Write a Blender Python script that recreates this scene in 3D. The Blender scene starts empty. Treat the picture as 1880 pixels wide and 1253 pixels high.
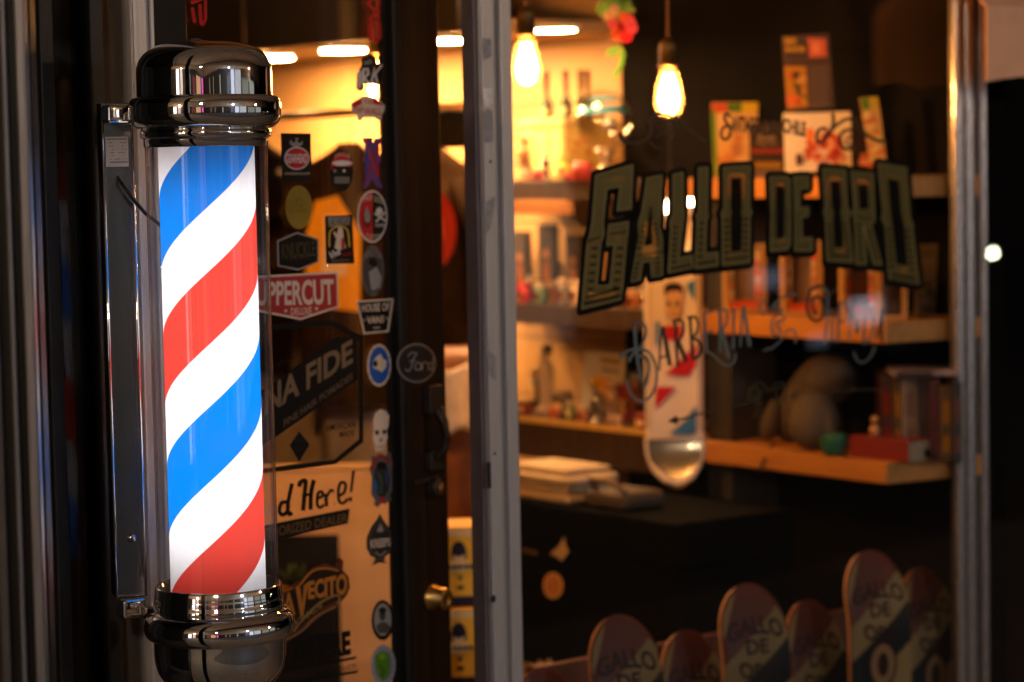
import bpy, bmesh, math, random
from mathutils import Vector, Matrix
random.seed(7)
SC = bpy.context.scene
COL = SC.collection
rad = math.radians

# ---------------------------------------------------------------- camera
FPX = 85/36*1880
PHI, PITCH, ROLL = rad(42.4), rad(4.08), rad(1.1)
C = Vector((0, 0, 1.75))
F = Vector((math.cos(PHI)*math.cos(PITCH), math.sin(PHI)*math.cos(PITCH), -math.sin(PITCH)))
R0 = Vector((math.sin(PHI), -math.cos(PHI), 0))
U0 = R0.cross(F)
R = R0*math.cos(ROLL) - U0*math.sin(ROLL)
U = U0*math.cos(ROLL) + R0*math.sin(ROLL)
cd = bpy.data.cameras.new('camera')
cam = bpy.data.objects.new('camera', cd); COL.objects.link(cam)
m3 = Matrix((R, U, -F)).transposed()
cam.matrix_world = Matrix.Translation(C) @ m3.to_4x4()
cd.lens = 85; cd.sensor_width = 36; cd.clip_start = 0.05; cd.clip_end = 500
cd.dof.use_dof = True; cd.dof.focus_distance = 3.45; cd.dof.aperture_fstop = 3.25
SC.camera = cam

def ray(px, py):
    return F + R*((px-940)/FPX) - U*((py-626.5)/FPX)
def at(px, py, d):
    return C + ray(px, py)*d
class Plane:
    def __init__(s, p, n): s.p = Vector(p); s.n = Vector(n).normalized()     # n points to the viewer's side
    def hit(s, px, py, off=0.0):
        r = ray(px, py)
        t = (s.p-C).dot(s.n)/r.dot(s.n)
        return C + r*t + s.n*off
def depth(p): return (Vector(p)-C).dot(F)
FH = Vector((math.cos(PHI), math.sin(PHI), 0))
def facing(p): return Plane(p, -FH)                                        # upright plane through p square to the view

# ---------------------------------------------------------------- materials
MATS = {}
def _new(name):
    m = bpy.data.materials.new(name); m.use_nodes = True
    nt = m.node_tree; nt.nodes.clear()
    out = nt.nodes.new('ShaderNodeOutputMaterial')
    return m, nt, out
def L(nt, a, b): nt.links.new(a, b)
def mat(col, rough=0.6, metal=0.0, var=0.12, scale=30.0, bump=0.0, coat=0.0, spec=0.5, stretch=None):
    key = ('p', tuple(col), rough, metal, var, scale, bump, coat, spec, stretch)
    if key in MATS: return MATS[key]
    m, nt, out = _new('surface_%d' % len(MATS))
    b = nt.nodes.new('ShaderNodeBsdfPrincipled'); L(nt, b.outputs[0], out.inputs[0])
    b.inputs['Roughness'].default_value = rough; b.inputs['Metallic'].default_value = metal
    b.inputs['Specular IOR Level'].default_value = spec
    b.inputs['Coat Weight'].default_value = coat
    tc = nt.nodes.new('ShaderNodeTexCoord'); n = nt.nodes.new('ShaderNodeTexNoise')
    n.inputs['Scale'].default_value = scale; n.inputs['Detail'].default_value = 5
    if stretch:
        mp = nt.nodes.new('ShaderNodeMapping'); mp.inputs['Scale'].default_value = stretch
        L(nt, tc.outputs['Object'], mp.inputs[0]); L(nt, mp.outputs[0], n.inputs['Vector'])
    else:
        L(nt, tc.outputs['Object'], n.inputs['Vector'])
    r = nt.nodes.new('ShaderNodeValToRGB')
    r.color_ramp.elements[0].position = .3; r.color_ramp.elements[1].position = .7
    lo = [c*(1-var) for c in col]; hi = [min(1, c*(1+var)) for c in col]
    r.color_ramp.elements[0].color = (*lo, 1); r.color_ramp.elements[1].color = (*hi, 1)
    L(nt, n.outputs['Fac'], r.inputs[0]); L(nt, r.outputs[0], b.inputs['Base Color'])
    if rough > .12:
        rr = nt.nodes.new('ShaderNodeMapRange'); rr.inputs[3].default_value = max(0, rough-.08); rr.inputs[4].default_value = min(1, rough+.08)
        L(nt, n.outputs['Fac'], rr.inputs[0]); L(nt, rr.outputs[0], b.inputs['Roughness'])
    if bump:
        bp = nt.nodes.new('ShaderNodeBump'); bp.inputs['Strength'].default_value = bump; bp.inputs['Distance'].default_value = .004
        L(nt, n.outputs['Fac'], bp.inputs['Height']); L(nt, bp.outputs[0], b.inputs['Normal'])
    MATS[key] = m
    return m
def srgb(r, g, b):
    f = lambda v: (v/255/12.92) if v <= 10 else ((v/255+.055)/1.055)**2.4
    return (f(r), f(g), f(b))
def emit(col, s):
    key = ('e', tuple(col), s)
    if key in MATS: return MATS[key]
    m, nt, out = _new('glow_%d' % len(MATS))
    e = nt.nodes.new('ShaderNodeEmission'); e.inputs[0].default_value = (*col, 1); e.inputs[1].default_value = s
    L(nt, e.outputs[0], out.inputs[0]); MATS[key] = m
    return m
def glass(tint=(1, 1, 1), k=1.0, rough=0.0, dirt_veil=0.0):
    key = ('g', tint, k, rough, dirt_veil)
    if key in MATS: return MATS[key]
    m, nt, out = _new('glass_%d' % len(MATS))
    t = nt.nodes.new('ShaderNodeBsdfTransparent'); t.inputs[0].default_value = (*tint, 1)
    g = nt.nodes.new('ShaderNodeBsdfGlossy'); g.inputs['Roughness'].default_value = rough
    ge = nt.nodes.new('ShaderNodeNewGeometry')                     # Schlick reflectance, the same on both faces of the sheet
    dt = nt.nodes.new('ShaderNodeVectorMath'); dt.operation = 'DOT_PRODUCT'; L(nt, ge.outputs['Incoming'], dt.inputs[0]); L(nt, ge.outputs['Normal'], dt.inputs[1])
    ab = nt.nodes.new('ShaderNodeMath'); ab.operation = 'ABSOLUTE'; L(nt, dt.outputs['Value'], ab.inputs[0])
    iv = nt.nodes.new('ShaderNodeMath'); iv.operation = 'SUBTRACT'; iv.inputs[0].default_value = 1; L(nt, ab.outputs[0], iv.inputs[1])
    pw = nt.nodes.new('ShaderNodeMath'); pw.operation = 'POWER'; pw.inputs[1].default_value = 5; L(nt, iv.outputs[0], pw.inputs[0])
    mul = nt.nodes.new('ShaderNodeMath'); mul.operation = 'MULTIPLY_ADD'; mul.inputs[1].default_value = .96*k; mul.inputs[2].default_value = .04*k; mul.use_clamp = True
    L(nt, pw.outputs[0], mul.inputs[0])
    mx = nt.nodes.new('ShaderNodeMixShader')
    L(nt, mul.outputs[0], mx.inputs[0]); L(nt, t.outputs[0], mx.inputs[1]); L(nt, g.outputs[0], mx.inputs[2])
    last = mx
    if dirt_veil:
        d = nt.nodes.new('ShaderNodeBsdfDiffuse'); d.inputs[0].default_value = (.6, .58, .55, 1)
        tc = nt.nodes.new('ShaderNodeTexCoord'); n = nt.nodes.new('ShaderNodeTexNoise'); n.inputs['Scale'].default_value = 9; n.inputs['Detail'].default_value = 9
        L(nt, tc.outputs['Object'], n.inputs['Vector'])
        mr = nt.nodes.new('ShaderNodeMapRange'); mr.inputs[1].default_value = .45; mr.inputs[2].default_value = .8; mr.inputs[4].default_value = dirt_veil
        L(nt, n.outputs['Fac'], mr.inputs[0])
        mx2 = nt.nodes.new('ShaderNodeMixShader'); L(nt, mr.outputs[0], mx2.inputs[0]); L(nt, mx.outputs[0], mx2.inputs[1]); L(nt, d.outputs[0], mx2.inputs[2]); last = mx2
    L(nt, last.outputs[0], out.inputs[0]); MATS[key] = m
    return m
def leaf_mat(col, clear=.25):            # gold leaf / thin vinyl: lets part of the light behind it through
    key = ('l', tuple(col), clear)
    if key in MATS: return MATS[key]
    m, nt, out = _new('film_%d' % len(MATS))
    b = nt.nodes.new('ShaderNodeBsdfPrincipled'); b.inputs['Base Color'].default_value = (*col, 1); b.inputs['Roughness'].default_value = .4
    t = nt.nodes.new('ShaderNodeBsdfTransparent'); mxv = max(col); t.inputs[0].default_value = (*[c/mxv for c in col], 1)
    mx = nt.nodes.new('ShaderNodeMixShader'); mx.inputs[0].default_value = clear
    L(nt, b.outputs[0], mx.inputs[1]); L(nt, t.outputs[0], mx.inputs[2]); L(nt, mx.outputs[0], out.inputs[0]); MATS[key] = m
    return m
def wood(col, dark=.55, sc=(2, 2, 40), rough=.45, planks=0.0, spec=.4):
    key = ('w', tuple(col), dark, sc, rough, planks, spec)
    if key in MATS: return MATS[key]
    m, nt, out = _new('wood_%d' % len(MATS))
    b = nt.nodes.new('ShaderNodeBsdfPrincipled'); L(nt, b.outputs[0], out.inputs[0]); b.inputs['Roughness'].default_value = rough; b.inputs['Specular IOR Level'].default_value = spec
    tc = nt.nodes.new('ShaderNodeTexCoord'); mp = nt.nodes.new('ShaderNodeMapping'); mp.inputs['Scale'].default_value = sc
    n = nt.nodes.new('ShaderNodeTexNoise'); n.inputs['Scale'].default_value = 1.0; n.inputs['Detail'].default_value = 7; n.inputs['Distortion'].default_value = .6
    L(nt, tc.outputs['Object'], mp.inputs[0]); L(nt, mp.outputs[0], n.inputs['Vector'])
    r = nt.nodes.new('ShaderNodeValToRGB'); r.color_ramp.elements[0].position = .32; r.color_ramp.elements[1].position = .68
    r.color_ramp.elements[0].color = (*[c*dark for c in col], 1); r.color_ramp.elements[1].color = (*col, 1)
    L(nt, n.outputs['Fac'], r.inputs[0])
    src = r.outputs[0]
    if planks:
        sp = nt.nodes.new('ShaderNodeSeparateXYZ'); L(nt, tc.outputs['Object'], sp.inputs[0])
        dv = nt.nodes.new('ShaderNodeMath'); dv.operation = 'DIVIDE'; dv.inputs[1].default_value = planks; L(nt, sp.outputs[2], dv.inputs[0])
        fr = nt.nodes.new('ShaderNodeMath'); fr.operation = 'FRACT'; L(nt, dv.outputs[0], fr.inputs[0])
        lt = nt.nodes.new('ShaderNodeMath'); lt.operation = 'GREATER_THAN'; lt.inputs[1].default_value = .03; L(nt, fr.outputs[0], lt.inputs[0])
        mc = nt.nodes.new('ShaderNodeMixRGB'); mc.inputs[1].default_value = (*[c*.25 for c in col], 1)
        L(nt, lt.outputs[0], mc.inputs[0]); L(nt, src, mc.inputs[2]); src = mc.outputs[0]
    L(nt, src, b.inputs['Base Color'])
    bp = nt.nodes.new('ShaderNodeBump'); bp.inputs['Strength'].default_value = .15; bp.inputs['Distance'].default_value = .002
    L(nt, n.outputs['Fac'], bp.inputs['Height']); L(nt, bp.outputs[0], b.inputs['Normal'])
    MATS[key] = m
    return m

def chrome():
    m, nt, out = _new('smudged_chrome')
    b = nt.nodes.new('ShaderNodeBsdfPrincipled'); L(nt, b.outputs[0], out.inputs[0])
    b.inputs['Base Color'].default_value = (.78, .77, .75, 1); b.inputs['Metallic'].default_value = 1
    tc = nt.nodes.new('ShaderNodeTexCoord'); n = nt.nodes.new('ShaderNodeTexNoise'); n.inputs['Scale'].default_value = 26; n.inputs['Detail'].default_value = 8; n.inputs['Roughness'].default_value = .65
    L(nt, tc.outputs['Object'], n.inputs['Vector'])
    mr = nt.nodes.new('ShaderNodeMapRange'); mr.inputs[1].default_value = .48; mr.inputs[2].default_value = .78; mr.inputs[3].default_value = .02; mr.inputs[4].default_value = .16
    L(nt, n.outputs['Fac'], mr.inputs[0]); L(nt, mr.outputs[0], b.inputs['Roughness'])
    bp = nt.nodes.new('ShaderNodeBump'); bp.inputs['Strength'].default_value = .02; bp.inputs['Distance'].default_value = .002
    n2 = nt.nodes.new('ShaderNodeTexNoise'); n2.inputs['Scale'].default_value = 45; L(nt, tc.outputs['Object'], n2.inputs['Vector']); L(nt, n2.outputs['Fac'], bp.inputs['Height']); L(nt, bp.outputs[0], b.inputs['Normal'])
    return m
CHROME = chrome()
STEEL = mat((.27, .275, .29), .2, 1.0, .06, 3)
ALU = mat((.46, .455, .465), .42, .4, .14, 12, stretch=(40, 40, 1))
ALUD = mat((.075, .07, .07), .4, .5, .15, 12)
BLACK = mat((.008, .0075, .007), .45, 0, .3, 20, spec=.3)
BLACKM = mat((.008, .008, .008), .8, 0, .3, 20)
IRON = mat((.05, .047, .045), .45, .7, .2, 25, bump=.2)
BRASS = mat((.55, .38, .12), .25, 1.0, .15, 18)
OLDBRASS = mat((.30, .19, .08), .35, 1.0, .2, 18)
DOORBROWN = wood((.026, .012, .005), .6, (30, 30, 2), .55, 0, .12)
DARKWOOD = wood((.05, .03, .018), .6, (3, 3, 30), .5)
OAK = wood((.50, .27, .09), .72, (3, 3, 45), .5)
PLY = wood((.80, .54, .28), .85, (4, 4, 14), .55)
WALLWOOD = wood((.57, .35, .14), .8, (2, 2, 10), .55, planks=.16)
GLASS = glass((.98, .985, .98), .8)
GLASSD = glass((.98, .985, .98), .9, 0.0, .006)
TUBE = glass((.985, .985, .985), 1.2, 0.0, .10)  # diffuse veil mixed in to suggest greyish reflections on the tube
CLEAR = glass((.98, .98, .97), 1.2)
WHITE = mat((.75, .73, .70), .5)

# ---------------------------------------------------------------- mesh builder
class MB:
    def __init__(s): s.v = []; s.f = []; s.m = []; s.s = []; s.mats = []
    def mi(s, m):
        if m not in s.mats: s.mats.append(m)
        return s.mats.index(m)
    def face(s, pts, m, smooth=False):
        i = len(s.v); s.v += [Vector(p) for p in pts]
        s.f.append(list(range(i, i+len(pts)))); s.m.append(s.mi(m)); s.s.append(smooth)
    def mesh(s, verts, faces, m, smooth=False):
        i = len(s.v); s.v += [Vector(p) for p in verts]; k = s.mi(m)
        for f in faces: s.f.append([a+i for a in f]); s.m.append(k); s.s.append(smooth)
    def box(s, c, size, m, rz=0, M=None):
        c = Vector(c); hx, hy, hz = [a/2 for a in size]
        rot = M or Matrix.Rotation(rz, 3, 'Z')
        v = [c + rot @ Vector((x, y, z)) for x in (-hx, hx) for y in (-hy, hy) for z in (-hz, hz)]
        s.mesh(v, [(0, 1, 3, 2), (4, 6, 7, 5), (0, 4, 5, 1), (2, 3, 7, 6), (0, 2, 6, 4), (1, 5, 7, 3)], m)
    def box2(s, lo, hi, m):
        s.box([(a+b)/2 for a, b in zip(lo, hi)], [abs(b-a) for a, b in zip(lo, hi)], m)
    def lathe(s, prof, m, o=(0, 0, 0), n=32, axis=None, sx=1, sy=1, smooth=True, t0=0, t1=2*math.pi):
        o = Vector(o); Q = axis.to_track_quat('Z', 'Y').to_matrix() if axis else Matrix.Identity(3)
        full = abs(t1-t0-2*math.pi) < 1e-6
        nn = n if full else n+1
        v = []; f = []
        for r, z in prof:
            for k in range(nn):
                a = t0+(t1-t0)*k/n
                v.append(o + Q @ Vector((max(r, 1e-5)*math.cos(a)*sx, max(r, 1e-5)*math.sin(a)*sy, z)))
        for i in range(len(prof)-1):
            for k in range(n):
                k2 = (k+1) % nn if full else k+1
                f.append((i*nn+k, i*nn+k2, (i+1)*nn+k2, (i+1)*nn+k))
        s.mesh(v, f, m, smooth)
    def cyl(s, o, r, h, m, n=24, axis=None):
        s.lathe([(0, 0), (r, 0), (r, h), (0, h)], m, o, n, axis, smooth=False)
    def ball(s, o, r, m, n=16, sx=1, sy=1, sz=1, jit=0):
        prof = [(r*math.sin(math.pi*i/10), -r*sz*math.cos(math.pi*i/10)) for i in range(11)]
        s.lathe(prof, m, o, n, None, sx, sy)
    def tube(s, pts, r, m, n=8, closed=False):
        pts = [Vector(p) for p in pts]; rings = []
        rr = r if isinstance(r, (list, tuple)) else [r]*len(pts)
        up = Vector((0, 0, 1)); v = []; f = []
        for i, p in enumerate(pts):
            d = (pts[min(i+1, len(pts)-1)] - pts[max(i-1, 0)]).normalized()
            a = d.cross(up if abs(d.z) < .95 else Vector((1, 0, 0))).normalized(); b = d.cross(a)
            for k in range(n):
                t = 2*math.pi*k/n; v.append(p + (a*math.cos(t)+b*math.sin(t))*rr[i])
        for i in range(len(pts)-1):
            for k in range(n): f.append((i*n+k, i*n+(k+1) % n, (i+1)*n+(k+1) % n, (i+1)*n+k))
        f.append(list(range(n))[::-1]); f.append([(len(pts)-1)*n+k for k in range(n)])
        s.mesh(v, f, m, True)
    def prism(s, pts, vec, m, mside=None):
        """closed outline pts (3-D, planar) swept along vec"""
        pts = [Vector(p) for p in pts]; vec = Vector(vec); n = len(pts)
        s.face(pts, m); s.face([p+vec for p in pts][::-1], m)
        for i in range(n):
            s.face([pts[i], pts[i]+vec, pts[(i+1) % n]+vec, pts[(i+1) % n]], mside or m)
    def build(s, name, parent=None, loc=None, bevel=0, seg=2, rotz=None, tri=False):
        """loc given: coordinates are world ones, stored relative to loc"""
        o0 = Vector(loc) if loc is not None else Vector((0, 0, 0))
        me = bpy.data.meshes.new(name)
        me.from_pydata([tuple(p-o0) for p in s.v], [], s.f)
        for m in s.mats: me.materials.append(m)
        for p, k, sm in zip(me.polygons, s.m, s.s): p.material_index = k; p.use_smooth = sm
        bm = bmesh.new(); bm.from_mesh(me)
        big = [f for f in bm.faces if len(f.verts) > 4]
        if big: bmesh.ops.triangulate(bm, faces=big)
        bmesh.ops.remove_doubles(bm, verts=bm.verts, dist=1e-6)
        if not tri: bmesh.ops.recalc_face_normals(bm, faces=bm.faces)
        bm.to_mesh(me); bm.free(); me.update()
        o = bpy.data.objects.new(name, me); COL.objects.link(o)
        if parent: o.parent = parent
        if loc is not None: o.location = o0
        if rotz is not None: o.rotation_euler.z = rotz
        if bevel:
            b = o.modifiers.new('edge', 'BEVEL'); b.width = bevel; b.segments = seg; b.limit_method = 'ANGLE'; b.angle_limit = rad(40)
        return o
def tag(o, label, cat, group=None):
    o['label'] = label; o['category'] = cat
    if group: o['group'] = group
    return o
def thing(name, label, cat, loc, rotz=0, group=None):
    o = bpy.data.objects.new(name, None); COL.objects.link(o); o.empty_display_size = .05
    o.location = loc; o.rotation_euler.z = rotz
    return tag(o, label, cat, group)
def struct(name, mb, loc=None, **k):
    o = mb.build(name, loc=loc, **k); o['kind'] = 'structure'; return o
def dup(root, loc=None, rotz=None, label=None):
    r = root.copy(); COL.objects.link(r)
    if loc is not None: r.location = loc
    if rotz is not None: r.rotation_euler.z = rotz
    if label: r['label'] = label
    for ch in list(root.children):
        c = ch.copy(); COL.objects.link(c); c.parent = r
        for g in ch.children:
            d = g.copy(); COL.objects.link(d); d.parent = c
    return r

def smooth_path(pts, k=6):
    P = [Vector((*p, 0)) for p in pts]
    if len(P) < 3: return [(p.x, p.y) for p in P]
    out = []
    for i in range(len(P)-1):
        a, b, c, d = P[max(i-1, 0)], P[i], P[i+1], P[min(i+2, len(P)-1)]
        for j in range(k):
            t = j/k
            q = .5*((2*b)+(c-a)*t+(2*a-5*b+4*c-d)*t*t+(3*b-a-3*c+d)*t**3)
            out.append((q.x, q.y))
    out.append((P[-1].x, P[-1].y))
    return out

_TXT = {}
def text_mesh(s, bold=0.0):
    key = (s, bold)
    if key in _TXT: return _TXT[key]
    cu = bpy.data.curves.new('lettering', 'FONT'); cu.body = s; cu.size = 1; cu.offset = bold; cu.resolution_u = 3
    ob = bpy.data.objects.new('lettering', cu); COL.objects.link(ob)
    bpy.context.view_layer.update()
    me = bpy.data.meshes.new_from_object(ob.evaluated_get(bpy.context.evaluated_depsgraph_get()))
    v = [(p.co.x, p.co.y) for p in me.vertices]; f = [list(p.vertices) for p in me.polygons]
    bpy.data.objects.remove(ob); bpy.data.curves.remove(cu); bpy.data.meshes.remove(me)
    xs = [a for a, b in v]; ys = [b for a, b in v]
    x0, x1, y0, y1 = min(xs), max(xs), min(ys), max(ys)
    v = [((a-x0)/(x1-x0), (b-y0)/(y1-y0)) for a, b in v]
    _TXT[key] = (v, f)
    return _TXT[key]

class Decal:
    """flat sticker / lettering on a real plane; shapes given as photo positions carried onto that plane"""
    def __init__(s, plane, base=.0006, step=.00035): s.pl = plane; s.b = base; s.st = step; s.mb = MB(); s.n = 0
    def P(s, p, lay): return s.pl.hit(p[0], p[1], s.b + s.st*lay)
    def poly(s, pts, m, lay=0): s.mb.face([s.P(p, lay) for p in pts], m)
    def ell(s, cx, cy, rx, ry, m, lay=0, rot=0, n=28, jag=0):
        c, d = math.cos(rot), math.sin(rot)
        pts = []
        for k in range(n):
            t = 2*math.pi*k/n; q = 1+(jag*(-1)**k if jag else 0)
            x, y = rx*q*math.cos(t), ry*q*math.sin(t); pts.append((cx+x*c-y*d, cy+x*d+y*c))
        s.poly(pts, m, lay)
    def stroke(s, pts, w, m, lay=0, smooth=True, w1=None, caps=False):
        if smooth: pts = smooth_path(pts)
        n = len(pts); L_, R_ = [], []
        for i, p in enumerate(pts):
            a = pts[max(i-1, 0)]; b = pts[min(i+1, n-1)]
            dx, dy = b[0]-a[0], b[1]-a[1]; l = math.hypot(dx, dy) or 1
            ww = (w+(w1-w)*i/(n-1) if w1 is not None else w)/2
            L_.append((p[0]-dy/l*ww, p[1]+dx/l*ww)); R_.append((p[0]+dy/l*ww, p[1]-dx/l*ww))
        for i in range(n-1): s.poly([L_[i], R_[i], R_[i+1], L_[i+1]], m, lay)
        if caps:
            for p in (pts[0], pts[-1]): s.ell(p[0], p[1], w/2, w/2, m, lay, n=10)
    def outline(s, pts, w, m, lay=0):
        n = len(pts)
        for i in range(n):
            a, b = pts[i], pts[(i+1) % n]
            dx, dy = b[0]-a[0], b[1]-a[1]; l = math.hypot(dx, dy) or 1; ox, oy = -dy/l*w/2, dx/l*w/2
            s.poly([(a[0]+ox, a[1]+oy), (a[0]-ox, a[1]-oy), (b[0]-ox, b[1]-oy), (b[0]+ox, b[1]+oy)], m, lay)
            s.ell(a[0], a[1], w/2, w/2, m, lay+.25, n=10)
    def text(s, t, quad, m, lay=1, bold=0.0, arc=0.0):
        """quad: bottom-left, bottom-right, top-right, top-left"""
        v, f = text_mesh(t, bold); a, b, c, d = quad
        out = []
        for x, y in v:
            px = a[0]*(1-x)*(1-y)+b[0]*x*(1-y)+c[0]*x*y+d[0]*(1-x)*y
            py = a[1]*(1-x)*(1-y)+b[1]*x*(1-y)+c[1]*x*y+d[1]*(1-x)*y - arc*4*x*(1-x)
            out.append(s.P((px, py), lay))
        s.mb.mesh(out, f, m)
    def build(s, name, label=None, cat=None, group=None, parent=None):
        c = sum(s.mb.v, Vector())/len(s.mb.v)
        if parent:
            o = s.mb.build(name, loc=c, tri=True); o.parent = parent; o.location = parent.matrix_basis.inverted() @ c
            o.rotation_euler.z = -parent.rotation_euler.z
            return o
        o = s.mb.build(name, loc=c, tri=True)
        if label: tag(o, label, cat, group)
        return o
def q(x0, y0, x1, y1, sl=0.0):          # box as a text quad; sl = rise of the right end
    return [(x0, y1), (x1, y1-sl), (x1, y0-sl), (x0, y0)]
def zz(ox, oy, k, pts): return [(ox+x/k, oy+y/k) for x, y in pts]
# ---------------------------------------------------------------- storefront planes
YW = at(280, 310, 3.66).y
WIN = Plane((0, YW, 0), (0, -1, 0))
LET = Plane((0, YW+.012, 0), (0, -1, 0))          # inner face of the window glass, where the lettering sits
def wx(px, py=626): return WIN.hit(px, py).x
HINGE = WIN.hit(277, 626) + Vector((0, .03, 0)); HINGE.z = 0
DA = rad(10.5)
DU = Vector((math.cos(DA), math.sin(DA), 0)); DN = Vector((math.sin(DA), -math.cos(DA), 0))
DOOR = Plane(HINGE, DN)
def du(px, py=626): return (DOOR.hit(px, py)-HINGE).dot(DU)

# ---------------------------------------------------------------- barber pole
PA = at(390, 680, 3.5)
PPL = facing(PA)
def zp(py): return PPL.hit(380+(py-270)*20/820, py).z
KP = 3.5/FPX
ZB = zp(1279)
ploc = Vector((PA.x, PA.y, ZB))
dv = (C-ploc); PRZ = math.atan2(dv.x, -dv.y)
pole = thing('barber_pole', 'lit barber pole with red, white and blue stripes between chrome caps on the door post', 'barber pole', ploc, PRZ)
def zl(py): return zp(py)-ZB
def plathe(name, prof, m, n=96, smooth_=True):
    mb = MB(); mb.lathe([(r*KP, zl(y)) for r, y in prof], m, n=n); return mb.build(name, pole)
def rnd(prof, k=4):          # soften a profile
    out = [prof[0]]
    P = smooth_path(prof, k); return P
plathe('top_cap', rnd([(0, 76), (40, 76.5), (75, 81), (100, 91), (115, 106), (121.5, 121)])[:-1]+[(122.2, 124), (122.8, 128), (123, 132), (123, 178)], CHROME)
plathe('top_collar', rnd([(123, 177), (128, 178.5), (134, 182), (137.5, 190), (138.5, 204), (137.5, 216), (133, 227), (124, 234.5), (117, 236)]) +
       [(117.5, 239), (119, 241), (119, 251), (117.5, 253), (113.5, 254), (113, 257), (113, 269), (110, 270.5), (40, 270.5)], CHROME)
mb = MB(); mb.lathe([(111*KP, zl(1086)), (111*KP, zl(262))], TUBE, n=96); mb.lathe([(108*KP, zl(1086)), (108*KP, zl(262))], TUBE, n=96)
mb.build('glass_tube', pole)
# striped cylinder: a translucent sleeve round a lamp
def stripe_mat():
    m, nt, out = _new('striped_sleeve')
    tc = nt.nodes.new('ShaderNodeTexCoord'); sp = nt.nodes.new('ShaderNodeSeparateXYZ'); L(nt, tc.outputs['Object'], sp.inputs[0])
    def mth(op, a, b=None):
        n = nt.nodes.new('ShaderNodeMath'); n.operation = op
        for i, v in enumerate((a, b)):
            if v is None: continue
            if isinstance(v, (int, float)): n.inputs[i].default_value = v
            else: L(nt, v, n.inputs[i])
        return n.outputs[0]
    PER = (zl(379)-zl(865)); z0 = zl(865)
    ang = mth('ARCTAN2', sp.outputs[0], mth('MULTIPLY', sp.outputs[1], -1))
    ph = mth('FRACT', mth('ADD', mth('DIVIDE', mth('SUBTRACT', sp.outputs[2], z0), PER), mth('ADD', mth('MULTIPLY', ang, -1/(2*math.pi)), 10)))
    r = nt.nodes.new('ShaderNodeValToRGB'); r.color_ramp.interpolation = 'CONSTANT'
    W, Bc, Rc = (.82, .82, .84, 1), (.003, .19, .72, 1), (.62, .052, .036, 1)
    e = r.color_ramp.elements
    e[0].position = 0; e[0].color = Bc; e[1].position = .27; e[1].color = W
    for p, c in ((.5, Rc), (.765, W)):
        x = e.new(p); x.color = c
    L(nt, ph, r.inputs[0])
    t = nt.nodes.new('ShaderNodeBsdfTranslucent'); d = nt.nodes.new('ShaderNodeBsdfDiffuse')
    L(nt, r.outputs[0], t.inputs[0]); L(nt, r.outputs[0], d.inputs[0])
    mx = nt.nodes.new('ShaderNodeMixShader'); mx.inputs[0].default_value = .8
    L(nt, d.outputs[0], mx.inputs[1]); L(nt, t.outputs[0], mx.inputs[2]); L(nt, mx.outputs[0], out.inputs[0])
    return m
mb = MB(); mb.lathe([(87.5*KP, zl(1096)), (87.5*KP, zl(266))], stripe_mat(), n=96); mb.build('striped_cylinder', pole)
mb = MB(); mb.cyl((0, 0, zl(1036)), .013, zl(318)-zl(1036), emit((1, .98, .97), 11), 20); mb.build('lamp_tube', pole)
plathe('base_collar', [(60, 1092), (108, 1092), (112, 1072), (114.5, 1071), (116, 1074), (116.5, 1086), (117.5, 1090), (118.5, 1096), (118, 1100), (120, 1103), (120.5, 1112), (119.5, 1116)] +
       rnd([(121, 1118), (127, 1121), (134, 1128), (138, 1138), (139, 1150), (136.5, 1160), (131, 1166), (125, 1167)]) + [(123, 1169)], CHROME)
plathe('base_bowl', rnd([(122, 1168), (121.5, 1180), (121, 1200), (118, 1220), (110, 1239), (92, 1258), (62, 1272), (30, 1278), (0, 1279)]), CHROME)
mb = MB()
pz0, pz1 = zl(1096), zl(186)
px0, px1 = -.1475, -.1065
mb.box2((px0, .030, pz0), (px1, .033, pz1), STEEL)
mb.box2((px0, .033, pz0), (px0+.003, .075, pz1), STEEL); mb.box2((px1-.003, .033, pz0), (px1, .075, pz1), STEEL)
plate = mb.build('mounting_plate', pole, bevel=.0012); plate.rotation_euler.z = rad(14); plate.location = (.004, .030, 0)
for x_ in (px0-.0008, px1+.0008):
    mb = MB(); mb.tube([(x_, .0315, pz0), (x_, .0315, pz1)], .0026, CHROME, 10); mb.build('edge_highlight', plate)  # chrome tubes added to draw bright highlight lines along the plate edges
mb = MB(); mb.lathe([(0, 0), (.004, 0), (.006, .001), (.0065, .003), (.004, .005), (0, .005)], STEEL, (-.124, .030, zl(988)), 14, Vector((0, -1, 0))); mb.build('screw', plate)
# rating label on the plate
lab = MB(); lw0, lw1, lz0, lz1 = -.147, -.112, zl(303), zl(248)
lab.face([(lw0+.002, .0294, lz0), (lw1, .0294, lz0), (lw1, .0294, lz1), (lw0+.002, .0294, lz1)], mat((.42, .40, .42), .5))
ink = mat((.06, .06, .06), .6); hh = lz1-lz0
rnl = random.Random(3)
for row in range(8):
    zc = lz1-hh*(.1+.11*row); x = lw0+.004+(.004 if row > 1 else 0); h = .0017 if row in (0, 7) else .0009
    while x < lw1-.004:
        w = rnl.uniform(.0012, .004)
        if rnl.random() < (.95 if row in (0, 7) else .5): lab.face([(x, .0289, zc), (x+w*.8, .0289, zc), (x+w*.8, .0289, zc+h), (x, .0289, zc+h)], ink)
        x += w
lab.build('rating_label', plate)
for nm, yc, hz, rz in (('upper_arm', 212, 16, 120), ('lower_arm', 1118, 17, 118)):
    mb = MB(); zc = zl(yc)
    mb.box((-.127, .016, zc+.004), (.036, .026, hz*2*KP), CHROME, rad(28))
    a = [(-.110, .028), (-.110, .002), (-.075, -.035), (-.045, -.04), (-.045, .05), (-.075, .05)]
    mb.prism([(x, y, zc-.012) for x, y in a], (0, 0, .02), CHROME)
    mb.build(nm, pole, bevel=.004, seg=3)
mb = MB()
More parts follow.
